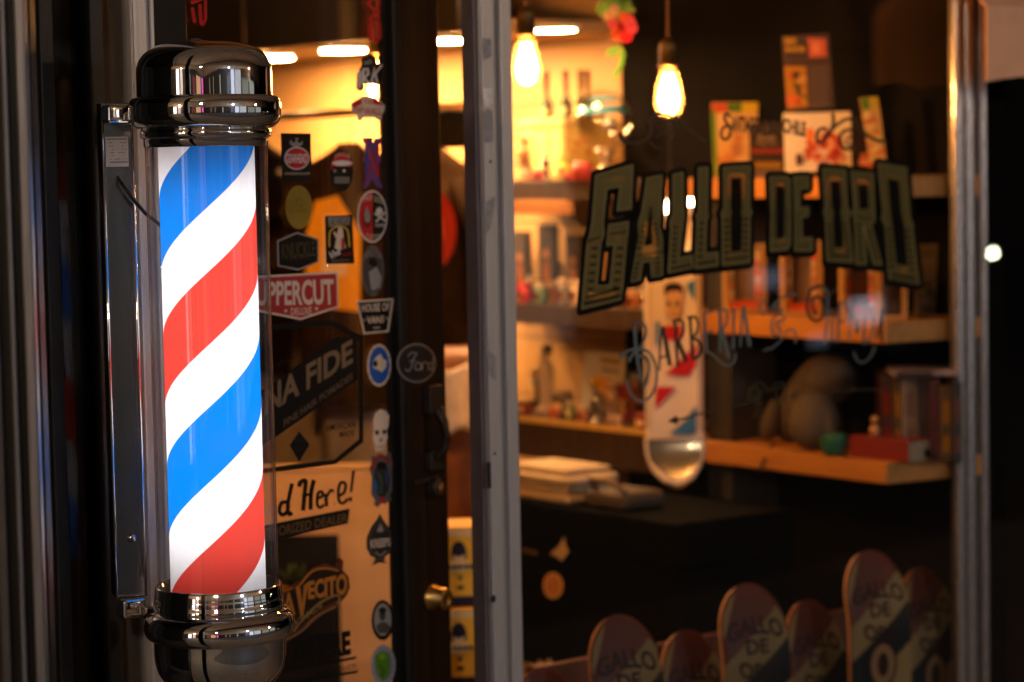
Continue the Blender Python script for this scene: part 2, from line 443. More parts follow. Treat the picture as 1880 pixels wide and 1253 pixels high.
mb.tube([Vector((-.129, .030, zl(322))), Vector((-.120, .012, zl(338))), Vector((-.105, .01, zl(365))), Vector((-.09, .02, zl(390))), Vector((-.072, .05, zl(410))), Vector((-.06, .09, zl(430)))], .0028, BLACK)
mb.build('power_cable', pole)

# ---------------------------------------------------------------- aluminium frame of the shopfront
def hull(name, label, cat, px0, px1, y0, y1, m, z0=0, z1=2.7, group=None, extra=()):
    mb = MB(); mb.box2((wx(px0), y0, z0), (wx(px1), y1, z1), m)
    for a in extra: mb.box2(*a[:2], a[2])
    xm = (wx(px0)+wx(px1))/2
    o = mb.build(name, loc=(xm, (y0+y1)/2, z0), bevel=.002); return tag(o, label, cat, group)
# hinge post beside the barber pole
xa, xb = wx(257), wx(296)
po = thing('door_post', 'grey aluminium door post standing behind the barber pole', 'door post', ((xa+xb)/2, YW, 0))
mb = MB(); w = xb-xa
mb.box2((-w/2, 0, 0), (w/2, .07, 2.7), ALU); mb.box2((-w/2, -.008, 0), (-w/2+.008, 0, 2.7), ALU); mb.box2((w/2-.006, -.006, 0), (w/2, 0, 2.7), ALU)
mb.build('post_profile', po, bevel=.0015)
# outer pilaster at the far left
P1 = at(44, 626, 2.95)
pf = thing('pilaster', 'ribbed aluminium corner pilaster at the left edge of the shopfront', 'pilaster', (P1.x, P1.y, 0), PHI-math.pi/2)
kk = 2.95/FPX
mb = MB()
mb.box2((-62*kk, .014, 0), (26*kk, .05, 2.8), BLACK); mb.build('core', pf, bevel=.002)
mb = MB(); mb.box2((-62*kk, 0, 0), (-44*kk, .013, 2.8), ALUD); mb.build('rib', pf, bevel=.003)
mb = MB(); mb.box2((-24*kk, -.004, 0), (-14*kk, .013, 2.8), mat((.26, .255, .27), .32, .7, .14, 12, stretch=(40, 40, 1))); mb.build('rib', pf, bevel=.003)
mb = MB(); mb.box2((3*kk, -.008, 0), (23*kk, .013, 2.8), mat((.26, .255, .27), .32, .7, .14, 12, stretch=(40, 40, 1))); mb.build('rib', pf, bevel=.003)
# dark side pane left of the pole
xs0, xs1 = wx(40), wx(257)
sw = thing('side_window', 'dark unlit glass pane between the left pilaster and the door post', 'window', ((xs0+xs1)/2, YW, .1))
mb = MB(); mb.box2((-(xs1-xs0)/2, .02, 0), ((xs1-xs0)/2, .026, 2.5), glass((.8, .78, .75), .22)); mb.build('pane', sw)
mb = MB(); xm = wx(100)-(xs0+xs1)/2
mb.box2((xm-.012, -.006, 0), (xm+.012, .05, 2.5), BLACK); mb.build('glazing_bar', sw, bevel=.002)
mb = MB(); xm = wx(188)-(xs0+xs1)/2
mb.box2((xm-.004, .0, 0), (xm+.02, .05, 2.5), BLACK); mb.build('glazing_bar', sw, bevel=.002)
mb = MB(); mb.box2((-(xs1-xs0)/2, -.01, -.1), ((xs1-xs0)/2, .05, -.002), BLACK); mb.build('bottom_rail', sw, bevel=.002)

# mullion between door opening and shop window (strike jamb)
x0, x1 = wx(893), wx(945)
mu = thing('door_jamb', 'grey aluminium jamb with screw holes and lock slots, right of the open door', 'door jamb', (x0, YW, 0))
W_ = x1-x0
mb = MB(); mb.box2((0, .004, 0), (W_, .03, 2.7), ALU)
mb.box2((0, -.004, 0), (W_*.40, .004, 2.7), ALU); mb.box2((W_*.62, -.006, 0), (W_, .004, 2.7), ALU)
mb.build('front_profile', mu, bevel=.0016)
mb = MB(); mb.box2((-.010, .006, 0), (-.0005, .036, 2.7), mat((.13, .115, .12), .5, .3)); mb.build('door_stop', mu, bevel=.0016)
def jhole(px, py, wpx, hpx, name, m=BLACKM):
    p = Plane((0, YW-.004, 0), (0, -1, 0)).hit(px, py); k = depth(p)/FPX; mb = MB()
    if name == 'lock_slot':
        mb.box2((p.x-x0-wpx*k*.7, -.0052, p.z-hpx*k/2), (p.x-x0+wpx*k*.7, -.0045, p.z+hpx*k/2), m)
    else:
        mb.lathe([(0, 0), (wpx*k*.7, 0), (wpx*k*.7, .0009), (0, .0009)], m, (p.x-x0, -.0043, p.z), 14, Vector((0, -1, 0)))
    mb.build(name, mu)
jhole(900, 297, 4, 4, 'screw_hole'); jhole(908, 833, 4, 4, 'screw_hole')
jhole(893+4, 873, 8, 48, 'lock_slot'); jhole(905, 1100, 10, 12, 'bolt_hole')
# paint remnants on the jamb
dj = Decal(Plane((0, YW-.0042, 0), (0, -1, 0)), .0004, .0002)
wm = mat((.85, .84, .82), .6, 0, .25, 60); gm = mat((.30, .29, .30), .6, 0, .3, 60)
dj.poly([(886, 163), (903, 163), (904, 190), (896, 197), (887, 192)], wm); dj.poly([(888, 205), (896, 199), (904, 206), (905, 262), (890, 262)], gm)
dj.poly([(885, 70), (901, 72), (902, 104), (888, 112)], gm); dj.poly([(892, 372), (908, 360), (909, 380), (899, 420), (893, 430)], gm)
dj.poly([(893, 640), (910, 655), (911, 700), (899, 690)], gm)
dj.build('paint_remnant', parent=mu)

# right post
x2, x3 = wx(1757), wx(1813)
rp = thing('window_post', 'bright ribbed metal post at the right end of the lettered window', 'window post', (x2, YW, 0))
W2 = x3-x2
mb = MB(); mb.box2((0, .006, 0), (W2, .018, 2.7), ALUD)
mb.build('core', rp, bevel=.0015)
for a, b, d in ((0, .25, -.012), (.33, .62, -.016), (.80, 1.0, -.010)):
    mb = MB(); mb.lathe([(W2*(b-a)/2, 0), (W2*(b-a)/2, 2.7)], mat((.45, .42, .40), .26, .9, .08, 10, stretch=(40, 40, 1)), (W2*(a+b)/2, .006, 0), 20, sy=.028/(W2*(b-a))); mb.build('rib', rp)

# window glass
wl, wr = x1+.0005, x2-.0005
wi = thing('shop_window', 'large clear shop window with gilt lettering, between jamb and right post', 'window', ((wl+wr)/2, YW, .3))
mb = MB(); mb.box2((-(wr-wl)/2, 0, .002), ((wr-wl)/2, .008, 2.4), GLASS); mb.build('pane', wi)
mb = MB(); mb.box2((-(wr-wl)/2, -.012, -.06), ((wr-wl)/2, .06, 0), ALU); mb.build('sill', wi, bevel=.003)
mb = MB(); mb.box2((-(wr-wl)/2, -.012, 2.402), ((wr-wl)/2, .06, 2.47), ALU); mb.build('head_rail', wi, bevel=.003)
# neighbouring pane right of the post
nw = thing('neighbour_window', 'dark pane right of the ribbed metal post with a distant lamp behind it', 'window', (x3+.6, YW, .3))
mb = MB(); mb.box2((-.599, 0, .002), (.6, .008, 2.4), glass((.9, .9, .9), .8)); mb.build('pane', nw)
mb = MB(); mb.box2((-.599, -.012, -.06), (.6, .06, 0), ALUD); mb.build('sill', nw, bevel=.003)

# ---------------------------------------------------------------- the door
DR = thing('shop_door', 'dark brown glazed door standing open, its glass covered in stickers', 'door', HINGE, DA)
g0, g1, e1 = du(347), du(713), du(805)
b1 = du(737)
ZT = 2.45
def dbox(name, u0, u1, z0, z1, y0, y1, m, bev=.002, par=None):
    mb = MB(); mb.box2((u0, y0, z0), (u1, y1, z1), m); return mb.build(name, par or DR, bevel=bev)
dbox('glass', g0+.0005, g1-.0005, .2505, 2.2995, 0, .006, GLASSD, 0)
dbox('hinge_stile', .002, g0, .02, ZT, -.014, .03, BLACK)
dbox('lock_stile', b1, e1, .02, ZT, -.014, .03, DOORBROWN)
dbox('glazing_bead', g1, g1+(b1-g1)*.42, .02, ZT, -.0003, .008, BLACK, 0)
dbox('glazing_bead', g1+(b1-g1)*.42+.0005, b1-.0005, .02, ZT, -.015, .008, BLACK, .004)
dbox('bottom_rail', g0+.0005, g1-.0005, .02, .25, -.014, .03, DOORBROWN)
dbox('top_rail', g0+.0005, g1-.0005, 2.30, ZT, -.014, .03, DOORBROWN)
DST = Plane(HINGE+DN*.014, DN)
def dl(px, py, off=0):
    h = DST.hit(px, py); return Vector(((h-HINGE).dot(DU), -.014-off, h.z))
kd = depth(DST.hit(795, 800))/FPX
hb = MB()
def dblk(mb, xa, xb, ya, yb, o0, o1, m):
    a = dl(xa, yb); b = dl(xb, ya)
    mb.box2((a.x, -.014-o1, a.z), (b.x, -.014-o0, b.z), m)
dblk(hb, 777, 800, 706, 760, 0, .016, IRON); dblk(hb, 779, 802, 828, 866, 0, .016, IRON)
a = dl(789, 752, .016); b = dl(791, 800, .034); c = dl(791, 840, .016)
hb.tube([a, (a*.5+b*.5)+Vector((0, -.006, 0)), b, (b*.5+c*.5)+Vector((0, -.006, 0)), c], [.011, .008, .008, .008, .011], IRON, 10)
hb.build('pull_handle', DR, bevel=.003)
hb = MB(); dblk(hb, 757, 800, 873, 890, 0, .008, IRON); p = dl(790, 895); hb.lathe([(.013, 0), (.013, .018), (.010, .02), (0, .02)], IRON, p, 16, Vector((0, -1, 0)), sy=1.4)
lk = hb.build('latch_lock', DR, bevel=.002)
hb = MB(); hb.lathe([(.008, 0), (.008, .003), (0, .003)], OLDBRASS, dl(792, 897, .021), 14, Vector((0, -1, 0)), sy=1.5); hb.build('key_cylinder', lk)
hb = MB(); p = dl(793, 1098)
hb.lathe([(.026, 0), (.026, .004), (.022, .007), (.020, .03), (.0185, .033), (.006, .033), (.006, .0325), (0, .0325)], BRASS, p, 36, Vector((0, -1, 0))); hb.build('deadbolt', DR)

# ---------------------------------------------------------------- stickers
SG = 'stickers on the open door'
vin = lambda r, g, b, v=.06: mat(srgb(r, g, b), .5, 0, v, 40, spec=.18)
KK, WW, CR, RD = vin(10, 10, 10), vin(225, 222, 215), vin(225, 205, 180), vin(190, 40, 40)
GY, YE, BLU, GRN = vin(150, 145, 140), vin(225, 185, 50), vin(35, 90, 175), vin(90, 150, 30)
Z5 = lambda pts: zz(480, 230, 4.475, pts)
def sticker(name, label, fn, cat='sticker', plane=DOOR):
    d = Decal(plane); fn(d); return d.build(name, label, cat, SG)
# red lettering
def f(d):
    d.stroke([(686, -8), (676, 8), (690, 22), (678, 40)], 8, RD, 0, False); d.stroke([(694, -8), (694, 36), (676, 48)], 6, RD, 1, False)
    d.stroke([(678, 50), (680, 75)], 7, RD, 2, False); d.stroke([(694, 40), (696, 68), (688, 80)], 7, RD, 3, False); d.stroke([(686, 46), (687, 76)], 4, RD, 4, False)
sticker('letter_decal', 'red angular lettering decal at the top right of the door glass', f)
def f(d):
    d.stroke([(350, 6), (375, -4)], 7, RD, 0, False); d.stroke([(352, 14), (357, 42)], 6, RD, 1, False); d.stroke([(366, 8), (368, 46)], 6, RD, 2, False); d.stroke([(376, 0), (376, 36), (370, 48)], 5, RD, 3, False)
sticker('letter_decal', 'dull red lettering decal above the chrome cap, beside the hinge stile', f)
# graffiti sticker
def f(d):
    d.poly(zz(460, 0, 4.18, [(850, 450), (905, 415), (950, 435), (975, 490), (1015, 480), (1015, 510), (985, 545), (1000, 610), (990, 655), (930, 650), (870, 650), (865, 690), (830, 700), (810, 680), (815, 560), (850, 510)]), KK)
    s = lambda p, w=5: d.stroke(zz(460, 0, 4.18, p), w, WW, 1, False)
    s([(835, 545), (832, 680)]); s([(862, 530), (858, 650)]); s([(862, 535), (895, 530), (900, 570), (870, 600), (905, 645)], 4.5)
    s([(925, 640), (945, 520), (970, 645)], 5); s([(930, 600), (1005, 500)], 3.5)
    d.text('MR', zz(460, 0, 4.18, [(870, 505), (935, 490), (930, 455), (868, 470)]), GY, 1, .02)
sticker('graffiti_sticker', 'black and white graffiti lettering sticker high on the door glass', f)
# red car shaped sticker
def f(d):
    z = lambda p: zz(460, 0, 4.18, p)
    d.poly(z([(765, 800), (800, 775), (860, 740), (930, 738), (985, 770), (1030, 815), (1025, 850), (1005, 880), (1000, 920), (970, 925), (955, 905), (860, 905), (850, 930), (820, 925), (815, 890), (785, 870)]), CR)
    d.poly(z([(772, 805), (800, 780), (848, 752), (850, 800), (790, 832)]), RD, 1); d.poly(z([(935, 750), (985, 778), (1018, 815), (935, 800)]), RD, 1)
    d.text('OFF', z([(790, 870), (860, 872), (862, 825), (792, 828)]), RD, 1, .02); d.text('THE', z([(866, 800), (930, 800), (930, 765), (866, 765)]), RD, 1, .02); d.text('WALL', z([(868, 885), (1000, 885), (1000, 830), (868, 830)]), RD, 1, .02)
sticker('skate_sticker', 'cream and red beetle shaped sticker below the graffiti lettering', f)
# black card, red badge
def f(d):
    d.poly([(515, 245), (570, 245), (572, 335), (517, 334)], KK)
    d.ell(544, 291, 23, 21, WW, 1); d.ell(544, 291, 21, 19, RD, 2)
    d.ell(543, 262, 12, 8, GY, 1); d.ell(538, 258, 4, 4, KK, 2); d.ell(549, 259, 4, 4, KK, 2)
    d.text('GEARHEAD', q(524, 283, 562, 300), WW, 3, .015); d.text('GEARHEADHQ.COM', q(521, 317, 567, 322), CR, 2)
sticker('card_sticker', 'black card sticker with a red badge reading GEARHEAD', f)
# round car badge
def f(d):
    d.poly([(605 + 21.5 + 22*math.cos(t), 312 + (34 if math.sin(t) < 0 else 40)*math.sin(t)) for t in [i*math.pi/16 for i in range(32)]], KK)
    d.poly([(626.5 + 20*math.cos(t), 312 + 32*math.sin(t)) for t in [math.pi+i*math.pi/16 for i in range(17)]], RD, 1)
    d.ell(627, 300, 19, 5, WW, 2); d.poly([(609, 306), (645, 306), (646, 318), (608, 318)], KK, 3); d.ell(630, 314, 2.5, 2.5, WW, 4); d.ell(613, 314, 2.5, 3, GY, 4)
    for i in range(7): d.poly([(613+i*4, 325), (615.5+i*4, 325), (615.5+i*4, 337), (613+i*4, 337)], GY, 3)
    d.text('CAR CLUB', q(613, 285, 641, 292), CR, 2, 0, 5)
sticker('badge_sticker', 'oval red and black badge sticker with a dark car on it', f)
PU = vin(95, 65, 130)
def f(d):
    d.poly(Z5([(830, 105), (910, 105), (915, 150), (925, 110), (985, 108), (980, 150), (965, 160), (970, 250), (985, 290), (965, 320), (960, 420), (995, 520), (950, 510), (905, 440), (870, 510), (830, 525), (850, 440), (852, 320), (830, 290), (850, 250), (848, 160), (830, 140)]), PU)
    d.stroke(Z5([(850, 125), (890, 260), (960, 430)]), 4, RD, 1, False); d.stroke(Z5([(965, 125), (920, 260), (860, 460)]), 4, vin(150, 40, 60), 2, False); d.stroke(Z5([(862, 150), (868, 300), (862, 420)]), 2.5, BLU, 3, False); d.stroke(Z5([(955, 160), (948, 300), (955, 400)]), 2.5, RD, 3, False)
sticker('monogram_sticker', 'purple and red crossed letter monogram sticker beside the glazing bead', f)
def f(d):
    d.ell(683, 398, 27.5, 48, WW); d.ell(683, 398, 25, 45, KK, 1)
    d.poly([(683, 353)]+[(683+25*math.cos(t), 398+45*math.sin(t)) for t in [math.pi*1.5-i*math.pi/14 for i in range(1, 14)]]+[(683, 443)], RD, 2)
    d.ell(673, 402, 9, 17, vin(120, 30, 30), 3); d.poly([(666, 397), (672, 378), (679, 397)], GY, 4); d.ell(673, 402, 5, 7, GY, 4)
    d.ell(695, 388, 6, 7, WW, 3); d.stroke([(686, 392), (706, 406)], 3, WW, 4, False); d.stroke([(705, 390), (688, 408)], 3, WW, 5, False); d.poly([(687, 411), (705, 411), (705, 417), (687, 417)], GY, 4)
    d.text('SPADE', q(666, 361, 682, 371, 4), CR, 3); d.text('DOGS', q(686, 360, 703, 370, -6), CR, 3); d.text('CUSTOM', q(671, 428, 698, 438), CR, 3, 0, -3)
sticker('emblem_sticker', 'round sticker split red and black with a white skull and crossbones', f)
OL = vin(150, 125, 45)
def f(d):
    d.ell(548, 381, 24.5, 40, OL); d.text('72', q(541, 364, 555, 380), vin(120, 98, 30), 1); d.text('CLASSIC', q(532, 384, 564, 391), vin(120, 98, 30), 1)
sticker('round_sticker', 'plain olive gold oval sticker below the black card sticker', f)
def f(d):
    h = Z5([(125, 950), (290, 880), (468, 935), (468, 1125), (300, 1195), (130, 1160)]); d.poly(h, GY)
    d.poly(Z5([(138, 960), (292, 893), (455, 945), (455, 1117), (300, 1180), (142, 1150)]), KK, 1)
    d.text('KNUCKLE', Z5([(165, 1105), (440, 1075), (435, 950), (160, 975)]), vin(80, 70, 45), 2, .01); d.text('SADDLE', Z5([(225, 1110), (375, 1100), (375, 1070), (225, 1078)]), vin(70, 62, 42), 2)
sticker('hexagon_sticker', 'black six sided sticker with pale border and dim gold lettering', f)
def f(d):
    d.poly([(596, 397), (646, 395), (650, 484), (598, 485)], KK); d.poly([(601, 399), (642, 398), (642, 413), (602, 417)], GY, 1)
    d.text('LAS VEGAS', [(602, 415), (641, 412), (641, 400), (602, 402)], KK, 2)
    d.stroke(zz(480, 230, 4.475, [(555, 1000), (560, 880), (620, 835), (700, 860), (720, 1000)]), 2.5, YE, 1)
    d.poly(Z5([(625, 850), (650, 835), (665, 860), (670, 930), (690, 1010), (630, 1030), (595, 1010), (610, 930), (585, 890), (595, 870), (615, 900)]), CR, 2); d.poly(Z5([(650, 930), (672, 930), (680, 1015), (650, 1020)]), RD, 3)
    d.text('Viva', Z5([(560, 1110), (645, 1060), (640, 1005), (548, 1045)]), WW, 2, .02); d.text('LAS VEGAS', Z5([(655, 1080), (735, 1070), (735, 1045), (655, 1052)]), RD, 2)
    d.text('ROCK AND ROLL', Z5([(575, 1125), (720, 1115), (720, 1100), (575, 1108)]), GY, 2)
sticker('poster_sticker', 'black poster sticker with a dancing figure and script word Viva', f)
def f(d):
    d.ell(684, 498, 21, 47, vin(92, 90, 88)); d.ell(684, 498, 17, 38, vin(70, 68, 67), 1)
    d.poly(Z5([(880, 1100), (920, 1085), (950, 1130), (940, 1165), (900, 1160), (875, 1130)]), KK, 2); d.poly([(676, 500), (690, 490), (700, 510), (696, 530), (680, 534)], vin(150, 148, 145), 2); d.stroke([(680, 530), (676, 540)], 2, KK, 3, False); d.stroke([(692, 528), (694, 540)], 2, KK, 3, False)
    d.text('RIDING CLUB', q(669, 466, 699, 476), GY, 2, 0, 5)
sticker('round_sticker', 'faded grey oval sticker with a black horned animal', f)
def f(d):
    d.poly([(470, 507), (619, 499), (621, 565), (552, 588), (470, 572)], CR); d.poly([(470, 511), (616, 503), (618, 562), (552, 584), (470, 568)], vin(178, 52, 52), 1)
    d.text('UPPERCUT', [(470, 562), (613, 560), (611, 512), (470, 518)], CR, 2, .03); d.text('DELUXE', [(533, 579), (571, 578), (571, 564), (533, 566)], CR, 2, .01)
    for x, y in ((523.5, 571), (580, 567)): d.poly([(x+(4 if k % 2 == 0 else 1.7)*math.sin(k*math.pi/5), y-(4.6 if k % 2 == 0 else 2)*math.cos(k*math.pi/5)) for k in range(10)], CR, 2)
sticker('shield_sticker', 'red shield sticker with bold cream lettering beside the glass tube', f)
def f(d):
    z = lambda p: zz(480, 480, 3.297, p)
    d.poly(z([(573, 240), (800, 225), (768, 428), (617, 442)]), CR); d.poly(z([(584, 250), (786, 237), (758, 418), (625, 431)]), KK, 1)
    d.text('HOUSE OF', z([(606, 308), (768, 300), (772, 250), (600, 262)]), CR, 2, .02); d.text('VANS', z([(637, 380), (738, 372), (742, 328), (632, 336)]), CR, 2, .02)
    d.ell(*z([(620, 357)])[0], 1.6, 1.8, CR, 2); d.ell(*z([(755, 346)])[0], 1.6, 1.8, CR, 2); d.poly(z([(670, 398), (715, 395), (712, 408), (675, 410)]), GY, 2)
sticker('keystone_sticker', 'black tapered sticker reading HOUSE OF with cream border', f)
def f(d):
    d.ell(764, 667, 36, 36, GY, 0, n=40); d.ell(764, 667, 33.5, 33.5, vin(58, 54, 50), 1, n=40); d.ell(764, 667, 30.5, 30, vin(40, 37, 35), 2, n=40)
    z = lambda p: zz(480, 480, 3.297, p)
    s = lambda p, w=2.4: d.stroke(z(p), w, GY, 3)
    s([(880, 580), (900, 555), (935, 560), (915, 590), (900, 650), (880, 665), (865, 650)]); s([(890, 605), (930, 600)]); s([(925, 640), (935, 615), (960, 620), (955, 655), (930, 655), (925, 635)]); s([(965, 660), (975, 615), (995, 612), (1000, 622)]); s([(1040, 570), (1030, 650), (1045, 655)]); s([(1035, 620), (1010, 620), (1008, 655), (1032, 650)])
sticker('oval_badge', 'dark oval badge with grey script on the brown door stile', f, 'badge', Plane(HINGE+DN*.0145, DN))
def f(d):
    d.ell(695.5, 671, 22, 39, CR); d.ell(695.5, 671, 18.5, 34, BLU, 1)
    d.poly([(690, 655), (698, 650), (703, 660), (709, 662), (708, 675), (700, 684), (694, 680), (684, 676), (684, 664)], CR, 2); d.ell(688, 668, 4, 6, KK, 3); d.stroke([(698, 652), (699, 672)], 1.5, YE, 3, False)
    for k in range(14):
        t = k*2*math.pi/14; d.ell(695.5+20.2*math.cos(t), 671+36.5*math.sin(t), .9, 1.4, KK, 2, n=8)
sticker('round_sticker', 'blue oval sticker with cream border and a white map shape', f)
def f(d):
    G = vin(12, 12, 12); z = lambda p: zz(480, 480, 3.297, p)
    d.stroke(z([(-150, 400), (66, 400), (420, 372)]), 11, G, 0, False); d.stroke(z([(420, 372), (600, 470)]), 10, G, 1, False); d.stroke(z([(598, 450), (600, 1085)]), 8, G, 2, False)
    d.stroke(z([(605, 1080), (440, 1215), (60, 1262), (-150, 1285)]), 9, G, 3, False)
    d.poly(z([(-150, 870), (70, 735), (440, 460), (575, 455), (580, 715), (90, 1060), (-150, 1200)]), G, 1)
    d.text('BONA FIDE', z([(-190, 1060), (548, 615), (545, 468), (-190, 880)]), vin(130, 105, 80), 4, .03)
    d.text('FINE HAIR POMADES', z([(130, 1005), (548, 712), (545, 672), (128, 962)]), vin(105, 85, 66), 4, .02)
    d.text('Under the Crown"', z([(-40, 720), (325, 515), (322, 478), (-40, 680)]), G, 1, .01)
    d.text('AMERICAN', z([(388, 1030), (565, 1005), (565, 965), (388, 990)]), G, 1, .01); d.text('MADE', z([(470, 1068), (560, 1056), (560, 1020), (470, 1032)]), G, 1, .01)
    d.poly(z([(225, 1030), (288, 1110), (225, 1215), (168, 1115)]), G, 1); d.text('STAY', z([(195, 1100), (258, 1092), (258, 1070), (195, 1078)]), vin(60, 50, 40), 2); d.text('GOLD', z([(195, 1150), (258, 1142), (258, 1118), (195, 1126)]), vin(60, 50, 40), 2)
sticker('pomade_decal', 'big black framed decal with diagonal band reading FINE HAIR POMADES', f, 'decal')
def f(d):
    z = lambda p: zz(640, 740, 6.26, p)
    d.poly(z([(275, 200), (300, 120), (360, 75), (420, 85), (460, 150), (455, 260), (435, 310), (445, 410), (415, 450), (410, 530), (370, 555), (310, 545), (300, 480), (278, 415), (285, 310)]), vin(235, 210, 185))
    d.ell(*z([(322, 340)])[0], 3.6, 4.2, KK, 1); d.ell(*z([(407, 332)])[0], 3.8, 4.2, KK, 1); d.poly(z([(365, 395), (382, 440), (348, 445)]), KK, 1)
    for i in range(5): d.stroke(z([(322+i*20, 480), (325+i*19, 535)]), .8, GY, 1, False)
    d.stroke(z([(310, 508), (410, 500)]), .9, GY, 2, False)
sticker('skull_sticker', 'cream skull shaped sticker with black eye sockets', f)
def f(d):
    z = lambda p: zz(640, 740, 6.26, p)
    d.poly(z([(255, 600), (300, 620), (360, 580), (430, 610), (440, 560), (480, 570), (490, 640), (505, 700), (490, 800), (500, 1000), (470, 1060), (490, 1125), (430, 1140), (420, 1170), (380, 1150), (330, 1200), (285, 1170), (300, 1120), (255, 1050), (265, 850), (235, 760), (265, 700)]), vin(95, 92, 92))
    d.stroke(z([(255, 770), (310, 650), (370, 620), (440, 650), (470, 700)]), 6, vin(150, 40, 50), 1)
    d.ell(*z([(375, 890)])[0], 15, 31, vin(40, 48, 45), 1); d.poly(z([(275, 850), (320, 920), (330, 1050), (280, 980)]), vin(35, 95, 150), 2); d.poly(z([(415, 750), (450, 800), (450, 960), (415, 920)]), vin(60, 65, 110), 2)
    d.ell(*z([(370, 720)])[0], 9, 7, KK, 2); d.poly(z([(350, 1090), (400, 1080), (410, 1140), (360, 1160)]), RD, 2); d.stroke(z([(330, 800), (370, 900), (360, 1050)]), 3, vin(75, 90, 70), 2)
sticker('crest_sticker', 'jagged grey crest sticker with red and blue figures under the skull', f)
def f(d):
    G = vin(12, 12, 12); z = lambda p: zz(490, 860, 3.212, p)
    s = lambda p, w: d.stroke(z(p), w, G, 0)
    s([(115, 200), (85, 205), (72, 250), (90, 275), (118, 255), (125, 215)], 7); s([(147, 90), (122, 210), (128, 270), (148, 262)], 7)
    s([(190, 110), (195, 85), (225, 75), (222, 140), (212, 250)], 8); s([(275, 70), (258, 150), (256, 245)], 8); s([(205, 165), (262, 150)], 5)
    s([(290, 180), (325, 165), (322, 140), (300, 150), (295, 210), (312, 232), (335, 215)], 5.5)
    s([(345, 150), (350, 225)], 6.5); s([(350, 170), (375, 130), (392, 140)], 5); s([(395, 200), (398, 220)], 1)
    s([(415, 165), (452, 145), (462, 95), (435, 85), (420, 130), (425, 195), (450, 205), (475, 180)], 5.5)
    d.poly(z([(500, 15), (518, 12), (502, 140), (488, 142)]), G); d.ell(*z([(490, 183)])[0], 3.4, 4.4, G)
    d.poly(z([(-80, 350), (485, 238), (475, 325), (-80, 450)]), G, 1)
    d.text('AUTHORIZED DEALER', z([(-85, 432), (470, 315), (472, 262), (-85, 370)]), vin(120, 90, 52), 2, .01)
sticker('dealer_decal', 'black script decal Here! above a black band, on the lower door glass', f, 'decal')
def f(d):
    z = lambda p: zz(640, 940, 4.0, p)
    def spade(k, c, lay):
        o = [(228, 12), (260, 70), (315, 140), (328, 220), (310, 300), (265, 330), (240, 332), (262, 365), (290, 378), (225, 372), (165, 395), (195, 360), (205, 345), (160, 325), (130, 265), (130, 190), (165, 110), (205, 55)]
        d.poly(z([(228+(x-228)*k, 215+(y-215)*k) for x, y in o]), c, lay)
    spade(1, KK, 0); spade(.86, vin(95, 92, 88), 1); spade(.80, vin(38, 37, 36), 2)
    d.text('KREEPS', z([(158, 270), (300, 250), (298, 190), (155, 205)]), CR, 3, .02); d.poly(z([(228, 80), (255, 140), (228, 150), (200, 145)]), GY, 3); d.stroke(z([(190, 290), (228, 320), (270, 285)]), 2, GY, 3)
sticker('spade_sticker', 'black playing card spade sticker with pale lettering', f)
def f(d):
    z = lambda p: zz(490, 860, 3.212, p); G = vin(40, 24, 14)
    sh = [(40, 800), (95, 730), (150, 710), (165, 665), (200, 670), (260, 590), (340, 560), (400, 580), (425, 525), (450, 545), (445, 600), (480, 640), (488, 700), (470, 750), (425, 800), (400, 830), (340, 850), (250, 930), (170, 990), (100, 1040), (30, 1080)]
    d.poly(z(sh), vin(95, 48, 25)); d.poly(z([(50, 800), (110, 745), (180, 700), (270, 615), (350, 590), (430, 600), (470, 650), (472, 700), (430, 770), (330, 820), (240, 900), (150, 970), (60, 1020)]), G, 1)
    O = vin(190, 120, 45)
    d.text('SUA', z([(-20, 900), (165, 865), (160, 720), (-10, 770)]), O, 2, .03)
    d.poly(z([(165, 700), (190, 690), (205, 800), (215, 690), (240, 672), (210, 870), (195, 875)]), O, 2)
    d.text('ECITO', z([(240, 775), (470, 745), (470, 615), (238, 668)]), O, 2, .04)
    d.stroke(z([(150, 965), (200, 900), (300, 800), (400, 750), (425, 770), (410, 800)]), 4, vin(150, 115, 70), 3); d.stroke(z([(110, 1010), (200, 960), (280, 880), (400, 815)]), 3, vin(150, 115, 70), 3)
    d.text('POMADE', z([(150, 955), (325, 815), (318, 785), (150, 905)]), vin(165, 130, 80), 3)
    d.stroke(z([(190, 690), (260, 610), (340, 590), (420, 605)]), 3.5, O, 2); d.stroke(z([(418, 600), (430, 560), (440, 540)]), 3, vin(95, 48, 25), 2)
sticker('pomade_sticker', 'orange old style lettering sticker with scroll underline near the base collar', f)
def f(d):
    d.ell(702, 1139, 20.5, 37, KK); d.ell(702, 1138, 16, 30, GY, 1)
    d.ell(701, 1130, 6, 10, vin(60, 58, 56), 2); d.ell(701, 1121, 7, 6, KK, 3); d.poly([(689, 1150), (698, 1142), (708, 1143), (716, 1152), (710, 1163), (694, 1163)], vin(70, 68, 66), 2)
sticker('portrait_sticker', 'black oval sticker with a grey head and shoulders portrait', f)
def f(d):
    G = vin(14, 12, 11); z = lambda p: zz(490, 860, 3.212, p)
    d.text('SOLD HERE', z([(-30, 1200), (495, 1100), (490, 955), (-30, 1040)]), G, 0, .05)
    d.poly(z([(60, 1195), (530, 1108), (520, 1125), (60, 1215)]), G); d.text('HAIR PRODUCTS', z([(300, 1235), (525, 1180), (525, 1150), (300, 1200)]), G, 0, .01); d.poly(z([(60, 1270), (540, 1190), (530, 1208), (60, 1290)]), G)
sticker('sold_decal', 'block letter decal ending HERE between two black rules at the bottom of the door', f, 'decal')
